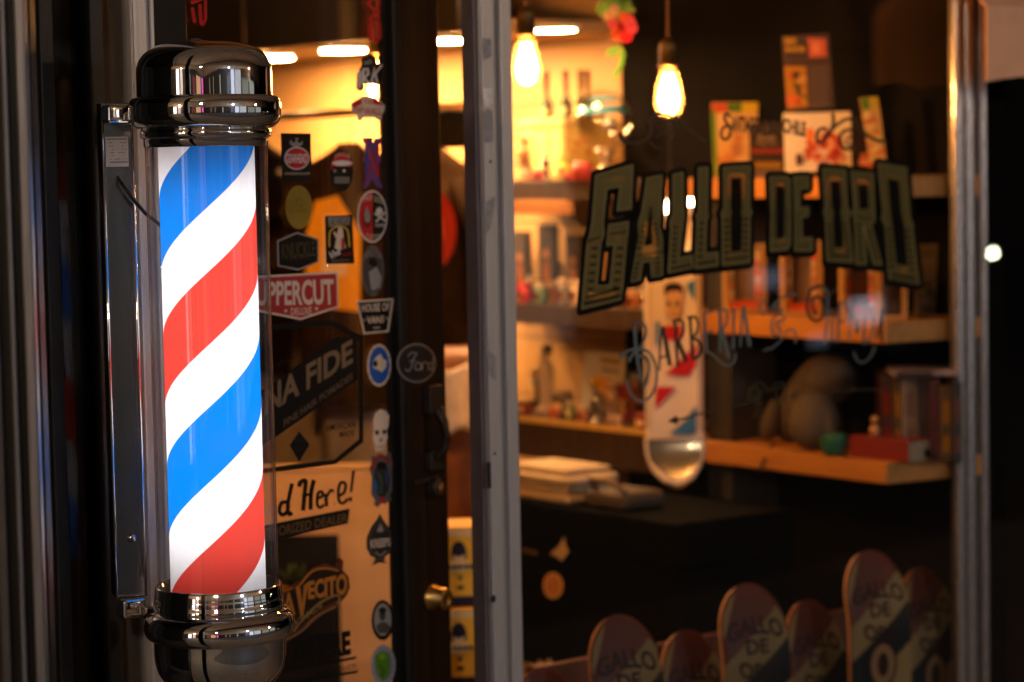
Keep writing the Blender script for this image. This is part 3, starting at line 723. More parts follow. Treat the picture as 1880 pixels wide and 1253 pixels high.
def f(d):
    z = lambda p: zz(640, 940, 4.0, p)
    d.ell(703, 1222, 23, 38, vin(150, 150, 160)); d.ell(703, 1222, 17, 30, vin(120, 125, 130), 1)
    d.poly(z([(190, 1060), (225, 1030), (290, 1035), (300, 1100), (290, 1200), (250, 1245), (215, 1200), (195, 1110)]), vin(75, 125, 25), 2); d.ell(*z([(240, 1065)])[0], 6, 6, vin(105, 160, 35), 3); d.stroke(z([(220, 1130), (250, 1160), (240, 1210)]), 3, vin(40, 75, 15), 3)
    for k in range(16):
        t = k*2*math.pi/16; d.ell(703+20*math.cos(t), 1222+34*math.sin(t), .9, 1.6, vin(70, 70, 75), 2, n=8)
sticker('round_sticker', 'pale oval sticker with a green creature at the bottom of the door glass', f)
def f(d):
    d.ell(360, 88, 20, 17, vin(95, 85, 120)); d.ell(360, 88, 18, 15, vin(28, 25, 50), 1)
sticker('round_sticker', 'violet round sticker half hidden behind the chrome cap', f)

# ---------------------------------------------------------------- gilt lettering on the window
Za = lambda p: zz(1040, 280, 3.916, p)
Zb = lambda p: zz(1260, 280, 5.22, p)
Zc = lambda p: zz(1480, 270, 4.475, p)
letters = [
 (Za([(210, 165), (475, 90), (462, 405), (365, 420), (385, 245), (288, 262), (262, 500), (267, 590), (245, 650), (215, 962), (312, 955), (342, 660), (290, 672), (305, 520), (445, 500), (430, 640), (402, 960), (388, 1055), (108, 1128), (150, 640), (165, 600), (185, 500)]), []),
 (Za([(578, 185), (685, 165), (670, 430), (665, 540), (685, 600), (690, 880), (612, 895), (607, 780), (545, 792), (530, 915), (465, 930), (525, 600), (515, 515), (545, 420)]), [Za([(605, 400), (612, 655), (565, 668)])]),
 (Za([(765, 160), (835, 145), (840, 480), (825, 600), (805, 762), (903, 740), (906, 828), (730, 865), (750, 560), (745, 500), (765, 440)]), []),
 (Zb([(115, 150), (205, 145), (198, 570), (210, 610), (190, 650), (180, 972), (300, 955), (300, 1085), (85, 1115), (105, 650), (95, 610), (118, 570)]), []),
 (Zb([(355, 145), (610, 130), (605, 540), (630, 575), (605, 620), (605, 1055), (345, 1085), (345, 630), (333, 585), (360, 540)]), [Zb([(435, 255), (520, 250), (522, 540), (510, 580), (525, 620), (520, 935), (435, 950), (430, 620), (446, 580), (430, 540)])]),
 (Zb([(800, 232), (960, 232), (992, 262), (996, 880), (962, 935), (805, 948), (815, 600)]), [Zb([(865, 330), (920, 335), (935, 370), (930, 785), (910, 815), (870, 820)])]),
 (Zb([(1030, 235), (1170, 230), (1170, 345), (1085, 352), (1085, 530), (1165, 530), (1165, 610), (1100, 622), (1105, 820), (1205, 820), (1205, 945), (1040, 945), (1042, 600)]), []),
 (Zc([(135, 175), (325, 190), (335, 490), (360, 540), (345, 600), (385, 950), (170, 935), (160, 590), (145, 540), (157, 490)]), [Zc([(205, 290), (270, 290), (282, 490), (270, 540), (285, 600), (297, 825), (235, 820), (225, 590), (236, 540), (216, 490)])]),
 (Zc([(370, 200), (550, 220), (560, 610), (532, 645), (620, 970), (550, 965), (470, 645), (495, 965), (412, 965), (395, 600), (376, 545), (392, 500)]), [Zc([(430, 315), (495, 320), (505, 500), (445, 505)])]),
 (Zc([(590, 135), (820, 170), (850, 590), (876, 640), (872, 690), (925, 1125), (680, 1085), (650, 640), (620, 590), (632, 540)]), [Zc([(675, 270), (755, 285), (775, 560), (786, 600), (796, 650), (825, 970), (745, 955), (715, 650), (705, 590)])]),
]
GOLDF = leaf_mat(srgb(112, 100, 46), .15)
PAINT = mat((.003, .003, .003), .6, 0, .1, spec=.1)
sign = thing('window_lettering', 'large arched gilt lettering GALLO DE ORO outlined in black across the window', 'lettering', (LET.hit(1375, 430).x, YW+.012, LET.hit(1375, 430).z))
d = Decal(LET, 0, .0003)
for pts, holes in letters:
    d.outline(pts, 19, PAINT, 0)
    sh = [(x-2, y+5) for x, y in pts]; d.outline(sh, 15, PAINT, -.6)
    for h in holes: d.poly(h, PAINT, 2.2); d.outline(h, 3.5, PAINT, 2.4)
d.build('letter_outline', parent=sign)
d = Decal(LET, 0, .0003)
for pts, holes in letters: d.poly(pts, GOLDF, 1.2)
d.build('letter_fill', parent=sign)
d = Decal(LET, 0, .0003); RIMG = mat(srgb(168, 154, 98), .35, .3, .15, 40)
for pts, holes in letters:
    d.outline(pts, 1.5, RIMG, 1.5)
d.build('gilt_edge', parent=sign)
# dark inset marks on the lower stems
d = Decal(LET, 0, .0003)
def ticks(a, b, n, w, h=4):
    for i in range(n):
        t = i/(n-1); x = a[0]+(b[0]-a[0])*t; y = a[1]+(b[1]-a[1])*t
        d.poly([(x-w/2, y-h*.2), (x-w*.3, y-h/2), (x+w*.3, y-h*.62), (x+w/2, y-h*.3), (x+w/2, y+h*.2), (x+w*.3, y+h/2), (x-w*.3, y+h*.55), (x-w/2, y+h*.25)], PAINT, 1.8)
def bars(a, b, w):
    d.stroke([a, b], w, PAINT, 1.8, False)
g = Za
ticks(*g([(200, 690), (170, 985)]), 6, 13); ticks(*g([(385, 690), (355, 975)]), 6, 13); bars(*g([(140, 1045), (380, 980)]), 4); bars(*g([(125, 1090), (390, 1030)]), 5); bars(*g([(150, 640), (240, 610)]), 3); bars(*g([(310, 590), (430, 570)]), 3)
ticks(*g([(555, 530), (520, 690)]), 5, 7); ticks(*g([(642, 520), (645, 660)]), 5, 7); bars(*g([(500, 745), (690, 715)]), 2.5); ticks(*g([(505, 800), (485, 905)]), 4, 7); ticks(*g([(652, 760), (655, 870)]), 4, 8)
ticks(*g([(780, 540), (770, 790)]), 7, 8); bars(*g([(750, 840), (895, 808)]), 4)
g = Zb
ticks(*g([(145, 680), (130, 1000)]), 6, 9); bars(*g([(105, 1070), (285, 1042)]), 4); ticks(*g([(385, 655), (385, 960)]), 6, 10); ticks(*g([(568, 640), (562, 940)]), 6, 9); bars(*g([(365, 1025), (595, 1005)]), 3.5)
ticks(*g([(838, 570), (838, 790)]), 6, 5, 3); ticks(*g([(968, 560), (965, 790)]), 6, 5, 3); ticks(*g([(1070, 600), (1072, 800)]), 5, 5, 3); bars(*g([(1065, 900), (1180, 895)]), 1.6); bars(*g([(830, 900), (960, 880)]), 1.6)
g = Zc
ticks(*g([(185, 640), (205, 850)]), 6, 9); ticks(*g([(320, 640), (345, 855)]), 6, 8); bars(*g([(195, 890), (355, 900)]), 4); ticks(*g([(430, 640), (450, 920)]), 7, 8); ticks(*g([(520, 690), (580, 910)]), 6, 8); bars(*g([(410, 578), (545, 590)]), 2)
ticks(*g([(675, 680), (700, 980)]), 7, 10); ticks(*g([(830, 690), (870, 1010)]), 7, 10); bars(*g([(700, 1048), (895, 1080)]), 4); bars(*g([(700, 1085), (900, 1110)]), 2)
d.build('letter_marks', parent=sign)

SCR = mat(srgb(104, 118, 122), .5, 0, .15, 30)
SCR2 = mat(srgb(34, 38, 34), .5, 0, .1, 30)
Zd = lambda p: zz(1130, 510, 4.322, p)
Ze = lambda p: zz(1370, 510, 4.32, p)
d = Decal(LET, 0, .0002)
cnt = [0]
def sk(z, pts, w, m=SCR, sm=True, w1=None):
    cnt[0] += 1; d.stroke(z(pts), w, m, 3+(cnt[0] % 7)*.4, sm, w1)
sk(Zd, [(150, 385), (158, 520), (178, 680), (205, 810)], 6); sk(Zd, [(150, 385), (165, 355), (215, 360), (243, 420), (225, 500), (190, 560)], 4)
sk(Zd, [(180, 620), (235, 630), (262, 700), (250, 800), (222, 880)], 6)
sk(Zd, [(205+120*math.cos(t)*(1-.0*t), 775+205*math.sin(t)) for t in [rad(-150+i*20) for i in range(17)]], 5)
sk(Zd, [(30, 640), (70, 600), (150, 565), (240, 580)], 5)
sk(Zd, [(372, 390), (430, 700)], 8, SCR2, False); sk(Zd, [(365, 400), (352, 560), (345, 740)], 4, SCR2); sk(Zd, [(345, 640), (430, 610)], 3.5, SCR2, False)
sk(Zd, [(468, 345), (490, 690)], 6, SCR2, False); sk(Zd, [(445, 352), (505, 335), (535, 370), (530, 450), (490, 520)], 5, SCR2); sk(Zd, [(495, 510), (560, 672)], 8, SCR2, False); sk(Zd, [(470, 695), (515, 685)], 4, SCR2, False)
sk(Zd, [(588, 315), (608, 650)], 6, SCR2, False); sk(Zd, [(565, 318), (630, 315), (655, 375), (640, 440), (600, 480)], 5, SCR2); sk(Zd, [(600, 485), (655, 500), (672, 560), (655, 625), (600, 650)], 6, SCR2)
sk(Zd, [(705, 285), (722, 600)], 5, SCR, False); sk(Zd, [(690, 285), (775, 265)], 4, SCR, False); sk(Zd, [(715, 440), (755, 430)], 3.5, SCR, False); sk(Zd, [(755, 415), (757, 450)], 3, SCR, False)
sk(Zd, [(825, 258), (828, 590)], 6, SCR, False); sk(Zd, [(800, 262), (862, 255), (885, 300), (875, 370), (835, 410)], 4.5); sk(Zd, [(838, 400), (900, 640)], 7, SCR, False)
sk(Zd, [(720, 590), (770, 610), (830, 670), (885, 700), (930, 680), (948, 635), (945, 595)], 3.5)
sk(Zd, [(935, 240), (932, 570)], 5, SCR, False); sk(Zd, [(1012, 225), (985, 550)], 4, SCR, False); sk(Zd, [(1012, 225), (1062, 545)], 6.5, SCR, False); sk(Zd, [(992, 460), (1050, 450)], 3.5, SCR, False)
sk(Ze, [(110, 205), (105, 250), (130, 285), (190, 255), (250, 180), (320, 140), (400, 138)], 4); sk(Ze, [(105, 240), (125, 190), (155, 195), (150, 220)], 3)
sk(Ze, [(240, 190), (235, 250), (280, 250), (270, 300)], 4); sk(Ze, [(270, 290), (220, 310), (200, 390), (215, 450), (250, 460), (268, 410), (245, 390), (245, 350), (290, 340), (298, 295)], 4.5)
sk(Ze, [(385, 520), (390, 450), (360, 415), (320, 430), (270, 500), (200, 560), (130, 575)], 3.5)
sk(Ze, [(655, 115), (600, 70), (530, 85), (490, 150), (482, 240), (505, 315), (555, 345), (600, 310), (612, 230), (590, 165), (550, 150), (525, 185), (530, 270), (560, 285)], 5.5, SCR2); sk(Ze, [(600, 75), (640, 130), (640, 260), (620, 530)], 5); sk(Ze, [(640, 160), (680, 120), (720, 95)], 4, SCR2)
sk(Ze, [(680, 250), (675, 510)], 5, SCR, False); sk(Ze, [(738, 210), (722, 520)], 5, SCR, False); sk(Ze, [(735, 205), (805, 200)], 4, SCR, False); sk(Ze, [(735, 355), (785, 345)], 4, SCR, False)
sk(Ze, [(825, 225), (812, 510)], 4, SCR, False); sk(Ze, [(828, 225), (882, 450)], 6, SCR, False); sk(Ze, [(905, 210), (882, 450)], 4, SCR, False)
sk(Ze, [(945, 220), (928, 530)], 5, SCR, False); sk(Ze, [(935, 222), (985, 240), (1012, 330), (1000, 440), (955, 520)], 5)
sk(Ze, [(1075, 245), (1028, 500)], 4, SCR2, False); sk(Ze, [(1075, 245), (1072, 515)], 6, SCR2, False); sk(Ze, [(1045, 430), (1075, 430)], 3.5, SCR2, False)
sk(Ze, [(850, 590), (875, 655), (925, 672), (985, 625), (1020, 540)], 3.5)
d.build('script_lettering', 'thin grey script BARBERIA and TIENDA curving below the gilt letters', 'lettering')
d = Decal(LET, 0, .0002); GA = mat(srgb(52, 42, 22), .5, 0, .1); cnt = [0]
d.poly(Zd([(412, 1140), (480, 1095), (500, 1130), (485, 1165)]), GA, 4); sk(Zd, [(490, 1132), (690, 1078), (950, 1020), (1040, 1000)], 3.4, GA)
sk(Zd, [(1040, 1000), (1130, 920), (1110, 860), (1060, 880), (1050, 950), (1100, 980), (1160, 900)], 3, GA)
sk(Ze, [(0, 970), (40, 890), (110, 900), (90, 980), (30, 960), (60, 850), (120, 830)], 3, GA); sk(Ze, [(120, 830), (180, 900), (260, 830), (320, 880), (290, 960), (240, 950), (250, 880), (330, 860)], 3, GA); sk(Ze, [(215, 960), (240, 1010), (290, 990), (320, 950)], 3, GA)
sk(Ze, [(330, 940), (460, 920), (620, 905), (850, 890), (1100, 890)], 3, GA); sk(Ze, [(380, 905), (380, 965)], 3, GA, False); sk(Ze, [(845, 870), (845, 915)], 3, GA, False)
d.build('arrow_ornament', 'thin dark gold arrow with looped bow painted under the script lettering', 'ornament')
d = Decal(LET, 0, .0002); cnt = [0]
Zf = lambda p: zz(1120, 180, 3.615, p)
FL = mat(srgb(30, 22, 10), .5, 0, .1)
sk(Zf, [(62, 230), (75, 275), (130, 300), (210, 290), (262, 250), (272, 190), (262, 140), (320, 108), (400, 112), (470, 165), (560, 240), (640, 300)], 6, FL)
sk(Zf, [(280, 165), (340, 140), (420, 150), (450, 200)], 5, FL); sk(Zf, [(300, 260), (360, 230), (420, 240), (400, 275)], 4, FL); sk(Zf, [(260, 290), (300, 330), (340, 330)], 4, FL)
d.build('scroll_ornament', 'dark painted scroll beneath the second hanging bulb', 'ornament')
d = Decal(LET, 0, .0002); cnt = [0]
sk(Zf, [(1475, 100), (1480, 170), (1450, 240), (1410, 290), (1375, 290), (1372, 235), (1400, 205), (1440, 205)], 6, FL); sk(Zf, [(1420, 270), (1480, 200), (1560, 145), (1620, 150), (1660, 210), (1740, 270), (1835, 295)], 6, FL)
sk(Zf, [(1610, 210), (1545, 225), (1520, 280), (1550, 335), (1630, 335)], 6, FL); sk(Zf, [(1610, 255), (1575, 265), (1570, 305), (1610, 320)], 4, FL)
d.build('scroll_ornament', 'dark painted scroll over the white magazine on the top shelf', 'ornament')
d = Decal(LET, 0, .0002); cnt = [0]
d.text('ANTIAGO', Zf([(800, 235), (985, 230), (985, 125), (800, 118)]), SCR2, 3, .045); d.text('DE', Zf([(1020, 240), (1100, 240), (1100, 150), (1020, 150)]), SCR2, 3, .045); d.text('CHILE', Zf([(1145, 235), (1300, 260), (1300, 160), (1145, 130)]), SCR2, 3, .045)
sk(Zf, [(800, 130), (770, 105), (758, 140), (790, 190), (800, 225), (780, 270), (745, 270), (735, 230), (760, 190), (800, 195)], 5, SCR2)
d.build('city_lettering', 'small dark lettering SANTIAGO DE CHILE painted above the gilt letters', 'lettering')
# ---------------------------------------------------------------- interior frame along the side wall
SH = rad(80.4)
O = at(1625, 600, 5.3); O.z = 0
SX = Vector((-math.cos(SH), -math.sin(SH), 0)); SY = Vector((math.sin(SH), -math.cos(SH), 0))   # SX towards the street, SY into the wall
SR = math.atan2(SX.y, SX.x)
def splane(t): return Plane(O+SY*t, -SY)
def sloc(px, py, t): h = splane(t).hit(px, py); return Vector(((h-O).dot(SX), t, h.z))
def sw_(x, t, z): return O + SX*x + SY*t + Vector((0, 0, z))
def kpx(p): return depth(p)/FPX
TW = .262                                             # shelf depth: wall plane
zT1, zT2, zT3 = sloc(1500, 326, 0).z, sloc(1621, 592, 0).z, sloc(1621, 850, 0).z
TH = .047
xB = sloc(1190, 560, 0).x; xEnd = sloc(862, 560, 0).x; xDeep = -5.2
xCol0, xCol1 = sloc(1296, 560, .05).x, sloc(1340, 560, .05).x
ZS = sloc(1017, 48, -.12).z

# ---------------------------------------------------------------- setting
mb = MB(); mb.box2((-60, -60, -.30), (60, YW+40, -.16), mat((.045, .045, .048), .85, 0, .25, 3, bump=.3)); struct('road', mb)
mb = MB(); mb.box2((-30, YW-3.2, -.16), (30, YW-.02, 0), mat((.16, .15, .14), .8, 0, .25, 5, bump=.3)); struct('pavement', mb)
XL = wx(257)-.02
mb = MB(); mb.box2((XL, YW-.02, -.16), (XL+9, YW+8, -.001), wood((.10, .06, .035), .6, (3, 12, 3), .4)); struct('shop_floor', mb)
mb = MB(); mb.box2((XL-2.4, YW-.005, 2.75), (XL+9, YW+8, 2.9), mat((.06, .05, .045), .8)); struct('shop_ceiling', mb)
mb = MB(); mb.box2((XL-.1, YW+.075, 0), (XL, YW+8, 2.75), mat((.04, .032, .028), .8)); struct('partition_wall', mb)
mb = MB(); mb.box2((XL-2.4, YW+2.2, 0), (XL-.1, YW+2.3, 2.75), mat((.035, .025, .022), .8)); mb.box2((XL-2.5, YW+.075, 0), (XL-2.4, YW+2.3, 2.75), mat((.02, .018, .016), .8)); struct('neighbour_wall', mb)
mb = MB(); mb.box2((XL, YW+7.9, 0), (XL+9, YW+8, 2.75), mat((.10, .07, .05), .8)); struct('back_wall', mb)
mb = MB(); mb.box2((XL-2.5, YW-.01, 2.901), (XL+9, YW+.3, 6), mat((.14, .12, .10), .85, 0, .2, 4)); struct('upper_facade', mb)
mb = MB(); mb.box2((XL-2.5, YW-.01, 2.701), (XL+9, YW+.06, 2.899), ALUD); struct('lintel', mb)
mb = MB(); mb.box2((x1+.0, YW-.004, -.1), (x2, YW+.06, .235), mat((.05, .045, .04), .7)); struct('plinth', mb)
xw = sloc(1142, 220, TW).x; xJ = (O.y+SY.y*TW-YW-.03)/(-SX.y)
def sbox(mb, lo, hi, m):
    c = sw_((lo[0]+hi[0])/2, (lo[1]+hi[1])/2, (lo[2]+hi[2])/2); mb.box(c, [abs(b-a) for a, b in zip(lo, hi)], m, SR)
def sstruct(name, lo, hi, m):
    c = sw_((lo[0]+hi[0])/2, (lo[1]+hi[1])/2, 0); mb = MB()
    mb.box2([(a-b)/2 for a, b in zip(lo[:2], hi[:2])]+[lo[2]], [(b-a)/2 for a, b in zip(lo[:2], hi[:2])]+[hi[2]], m)
    o = mb.build(name); o.location = c; o.rotation_euler.z = SR; o['kind'] = 'structure'; return o
sstruct('timber_wall', (xDeep, TW, 0), (xw, TW+.12, 2.75), WALLWOOD)
sstruct('dark_wall', (xw+.001, TW, 0), (xJ, TW+.12, 2.75), mat((.006, .005, .005), .9, 0, .2, 6, spec=.08))
hpl = Plane((0, 0, ZS), (0, 0, 1))
tF = (hpl.hit(1100, 32)-O).dot(SY)
sstruct('soffit', (xDeep, tF, ZS), (xw-.01, TW-.001, ZS+.03), wood((.5, .31, .13), .85, (10, 2, 2), .5))
sstruct('soffit_fascia', (xDeep, tF-.03, ZS-.004), (xw-.01, tF-.001, 2.749), mat((.035, .028, .022), .75))
ce = sw_(xDeep, -2, 0)
mb = MB(); mb.box((ce.x, ce.y, 1.37), (.1, 6, 2.75), mat((.2, .13, .07), .8), SR); struct('end_wall', mb)

# ---------------------------------------------------------------- shelves
def shelf(name, label, x0_, x1_, z, th, m, skew=False, group='wall shelves', t0=0.0):
    c = sw_((x0_+x1_)/2, 0, z); r = thing(name, label, 'shelf', c, SR, group)
    h = (x1_-x0_)/2; ex = TW*math.tan(SH-math.pi/2) if skew else 0      # end cut parallel to the window
    mb = MB(); pts = [(-h, t0, -th), (h, t0, -th), (h-ex*1.0, TW-.001, -th), (-h, TW-.001, -th)]
    mb.prism(pts, (0, 0, th), m); mb.build('board', r, bevel=.002)
    return r
sg = 'wall shelves'
DKS = wood((.075, .045, .026), .6, (30, 3, 3), .5)
OAKX = wood((.62, .27, .06), .72, (3, 40, 40), .45)
shelf('wall_shelf', 'orange wooden top shelf carrying the comics and the white magazine', sloc(1205, 326, 0).x, 0, zT1, TH, OAKX, True)
shelf('wall_shelf', 'orange wooden shelf carrying the row of framed glass cases', sloc(1215, 560, 0).x, 0, zT2, TH, OAKX, True)
shelf('wall_shelf', 'orange wooden shelf carrying the grey round sacks and disc cases', xCol1-.25, 0, zT3, TH, OAKX, True)
shelf('wall_shelf', 'dark shelf carrying the wine bottles and the clear globe', xEnd, xB, zT1, .05, DKS)
shelf('wall_shelf', 'dark shelf with tins and jars, left of the hanging skateboard', xEnd, xB, sloc(1060, 563, 0).z, .052, DKS)
zB3 = sloc(1060, 776, 0).z
r = shelf('wall_shelf', 'deep dark shelf with its lit front edge painted as a gold strip, below the white standing card', xEnd, xB+.04, zB3, .105, DKS)
mb = MB(); h = (xB+.04-xEnd)/2; mb.box2((-h, -.006, -.013), (h, -.001, .001), wood((.75, .45, .10), .8, (40, 3, 3), .35)); mb.build('lit_edge_strip', r)  # brighter gold strip paints the light along the shelf's top edge
r = thing('shelf_post', 'dark upright post between the two shelf banks', 'post', sw_((xCol0+xCol1)/2, .10, 0), SR)
mb = MB(); mb.box2((-(xCol1-xCol0)/2, -.05, 0), ((xCol1-xCol0)/2, .1, zT3-TH-.002), mat((.035, .033, .034), .6)); mb.build('upright', r, bevel=.002)
mb = MB(); mb.box2((-(xCol1-xCol0)/2, -.05, zT3+.001), ((xCol1-xCol0)/2, .1, zT2-TH-.002), mat((.035, .033, .034), .6)); mb.build('upright', r, bevel=.002)
mb = MB(); mb.box2((-(xCol1-xCol0)/2, -.05, zT2+.001), ((xCol1-xCol0)/2, .1, zT1-TH-.002), mat((.035, .033, .034), .6)); mb.build('upright', r, bevel=.002)
mb = MB(); mb.box2((-(xCol1-xCol0)/2-.02, -.07, .001), ((xCol1-xCol0)/2+.02, .12, .02), IRON); mb.build('foot_plate', r)

# ---------------------------------------------------------------- lamps
WARM = (1, .42, .11)
def bulb_glass():
    m, nt, out = _new('amber_bulb_glass')
    t = nt.nodes.new('ShaderNodeBsdfTransparent'); t.inputs[0].default_value = (1, .9, .72, 1)
    tr = nt.nodes.new('ShaderNodeBsdfTranslucent'); tr.inputs[0].default_value = (1, .75, .4, 1)
    mx = nt.nodes.new('ShaderNodeMixShader'); mx.inputs[0].default_value = .06
    L(nt, t.outputs[0], mx.inputs[1]); L(nt, tr.outputs[0], mx.inputs[2]); L(nt, mx.outputs[0], out.inputs[0])
    return m
BULBG = bulb_glass()
def make_bulb(name, label, px, py, d, power=600, group='bare bulbs hanging on cords'):
    p = at(px, py, d); r = thing(name, label, 'light bulb', p, 0, group)
    mb = MB()
    mb.lathe(rnd([(0, -.053), (.012, -.051), (.024, -.042), (.0305, -.024), (.031, -.008), (.027, .015), (.021, .037), (.0155, .052), (.013, .058)]), BULBG, n=32)
    mb.build('glass_envelope', r)
    mb = MB(); e = emit(WARM, power)
    for k in range(8):
        t = k*math.pi/4; c, s_ = math.cos(t), math.sin(t)
        mb.tube([(c*.007, s_*.007, .040), (c*.015, s_*.015, .012), (c*.020, s_*.020, -.012), (c*.016, s_*.016, -.033), (c*.006, s_*.006, -.043)], .0015, e, 5)
    mb.build('filament', r)
    mb = MB(); mb.lathe([(0, .118), (.006, .116), (.016, .108), (.019, .10), (.019, .062), (.0215, .06), (.0215, .055), (.013, .054)], OLDBRASS, n=24); mb.build('lamp_holder', r)
    mb = MB(); mb.tube([(0, 0, .117), (0, 0, 2.75-p.z)], .0035, mat((.10, .055, .02), .6), 6); mb.build('cord', r)
    return r
make_bulb('hanging_bulb', 'glowing filament bulb hanging just right of the door jamb', 967, 116, 4.95, 430)
make_bulb('hanging_bulb', 'glowing filament bulb on a brown cord above the dark painted scroll', 1228, 171, 5.15)
make_bulb('hanging_bulb', 'glowing filament bulb seen behind the graffiti and beetle shaped stickers', 697, 152, 4.8)
make_bulb('hanging_bulb', 'unseen filament bulb added behind the black hinge stile of the door to light the counter', 303, 150, 4.65, 2200)  # hidden extra bulb, made strong to brighten the counter screen
dlabels = ['recessed ceiling light just right of the chrome cap', 'recessed ceiling light left of the red lettering decal', 'recessed ceiling light in the gap between door and jamb', 'recessed ceiling light beside the first hanging bulb']
for i, (px, py) in enumerate(((497, 100), (630, 86), (823, 68), (1017, 48))):
    p = hpl.hit(px, py); rd = 40*kpx(p) if i != 2 else 38*kpx(p)
    r = thing('ceiling_light', dlabels[i], 'ceiling light', (p.x, p.y, ZS-.012), 0, 'recessed ceiling lights')
    mb = MB(); mb.cyl((0, 0, 0), rd, .004, emit((1, .50, .19), (760, 760, 640, 150)[i]), 28); mb.build('lens', r)
    mb = MB(); mb.lathe([(rd+.0005, .001), (rd+.012, .003), (rd+.014, .0115), (rd+.0005, .0115)], WHITE, n=28); mb.build('rim', r)

for px, py, rr_, lb in ((1222, 380, 8, 'small round glow added for a bulb reflection behind the second gilt letter'), (1266, 366, 10, 'small round glow on a pale stem, added for a bulb reflection behind the double L of the gilt letters')):
    pt_ = splane(.06).hit(px, py); k = kpx(pt_); r = thing('bulb_reflection', lb, 'lamp', pt_, SR, 'added bulb reflections below the top shelf')  # glowing balls added in place of reflections of the hanging bulbs
    mb = MB(); mb.ball((0, 0, 0), rr_*k, emit((1, .72, .40), 60), 18, sz=1.25); mb.build('bulb', r)
    mb = MB(); mb.lathe([(4*k, -10*k), (7*k, -16*k), (8*k, -30*k), (9*k, -75*k), (11*k, -80*k), (0, -80*k)], mat((.5, .38, .33), .5), n=18); mb.build('stem', r)
    mb = MB(); mb.lathe([(5*k, 10*k), (9*k, 20*k), (8*k, (zT1-TH-pt_.z)/k*k), (0, (zT1-TH-pt_.z))], mat((.5, .38, .25), .4), n=18); mb.build('holder', r)
# ---------------------------------------------------------------- clothes
def garment(name, label, px, py, t, w, h, col, rz=0, print_=None, group='clothes on the rail', sleeve=.24, hang=True):
    """w: shoulder width, h: length; origin at the collar"""
    p = splane(t).hit(px, py); r = thing(name, label, 'shirt' if sleeve < .4 else 'jacket', p, SR+rz, group)
    m = mat(col, .95, 0, .15, 18, bump=.3, spec=.02)
    mb = MB(); prof = [(0, .16, .055), (-.012, .24, .06), (-.03, .42, .075), (-.055, .74, .085), (-.085, .94, .09), (-.12, 1.0, .1), (-.2, .93, .11), (-.35, .9, .11), (-.6, .9, .105), (-.85, .93, .10), (-1, .95, .09)]
    n = 36; v = []; f = []
    rn = random.Random(len(label))
    ph = rn.uniform(0, 6)
    for i, (z, a, b) in enumerate(prof):
        zz_ = z*h if z < -.12 else z
        for k in range(n):
            tt = 2*math.pi*k/n
            fold = 1 + (.10*math.sin(5*tt+ph+i*.4)+.06*math.sin(9*tt+ph*2-i*.3))*min(1, max(0, -z*2.2))
            v.append((a*w/2*math.cos(tt), .55*b*fold*math.sin(tt)*(.6 if z > -.1 else 1), zz_))
    for i in range(len(prof)-1):
        for k in range(n): f.append((i*n+k, i*n+(k+1) % n, (i+1)*n+(k+1) % n, (i+1)*n+k))
    mb.mesh(v, f, m, True)
    if print_: print_(mb, w, h)
    mb.build('body', r)
    for sgn in (-1, 1):
        mb = MB(); a = Vector((sgn*w*.44, 0, -.085)); b = Vector((sgn*w*.58, 0, -.085-sleeve*.5)); c = Vector((sgn*w*.63, -.01, -.085-sleeve))
        mb.tube([a, b, c], [.062, .056, .05], m, 14); mb.build('sleeve', r)
    if hang:
        mb = MB(); mb.tube([(-.12, 0, -.085), (-.03, 0, -.02), (0, 0, -.008), (.03, 0, -.02), (.12, 0, -.085)], .005, IRON, 6)
        mb.tube([(0, 0, -.008), (0, 0, .02), (.014, 0, .03), (.016, 0, .042), (0, 0, .054)], .003, IRON, 6); mb.build('hanger', r)
    return r
tc_ = -.42
def fr_print(shapes):
    def fn(mb, w, h):
        for pts, m, y in shapes: mb.face([(x*w, -.078-y, z*h) for x, z in pts], m)
    return fn
YEL, WHT, ORG, RDM = vin(235, 170, 40), vin(225, 200, 170), vin(220, 110, 30), vin(170, 45, 25)
garment('hanging_jacket', 'dark jacket hanging on the rail right beside the glass tube', 470, 262, tc_, .46, .62, (.012, .008, .005), .15, sleeve=.5)
garment('hanging_shirt', 'brown shirt with a yellow and white print hanging behind the stickers', 640, 262, tc_-.03, .36, .66, (.03, .016, .006), .35,
        fr_print([([(-.24, -.62), (.22, -.64), (.24, -.34), (.05, -.20), (-.14, -.22), (-.24, -.36)], YEL, 0), ([(-.10, -.52), (.12, -.50), (.10, -.28), (-.06, -.27)], WHT, .002)]))
garment('hanging_jacket', 'black shirt with a red ring and yellow print hanging in the door gap', 798, 266, -.06, .26, .62, (.018, .010, .005), .35,
        fr_print([([(.42*math.cos(t)+.02, -.36+.20*math.sin(t)) for t in [i*math.pi/12 for i in range(24)]], RDM, 0), ([(.28*math.cos(t)+.0, -.37+.165*math.sin(t)) for t in [i*math.pi/12 for i in range(24)]], YEL, .002), ([(-.1, -.56), (.12, -.56), (.2, -.48), (.1, -.42), (-.15, -.44)], ORG, .004)]), sleeve=.3)
# black cap resting on top of that shirt's hanger hook line
p = splane(tc_-.05).hit(826, 262); r = thing('felt_hat', 'black hat hung on the rail above the red ringed shirt', 'hat', p, SR)
mb = MB(); mb.lathe(rnd([(.09, 0), (.092, .02), (.08, .05), (.05, .07), (0, .078)]), mat((.008, .007, .006), .95, 0, .2, 30, bump=.2, spec=.02), sy=.8, n=28); mb.build('crown', r)
mb = MB(); mb.lathe([(.04, .0), (.13, -.012), (.132, -.008), (.04, .006)], mat((.008, .007, .006), .95, spec=.02), (.0, -.03, 0), 24, None, 1, .9); mb.build('brim', r)
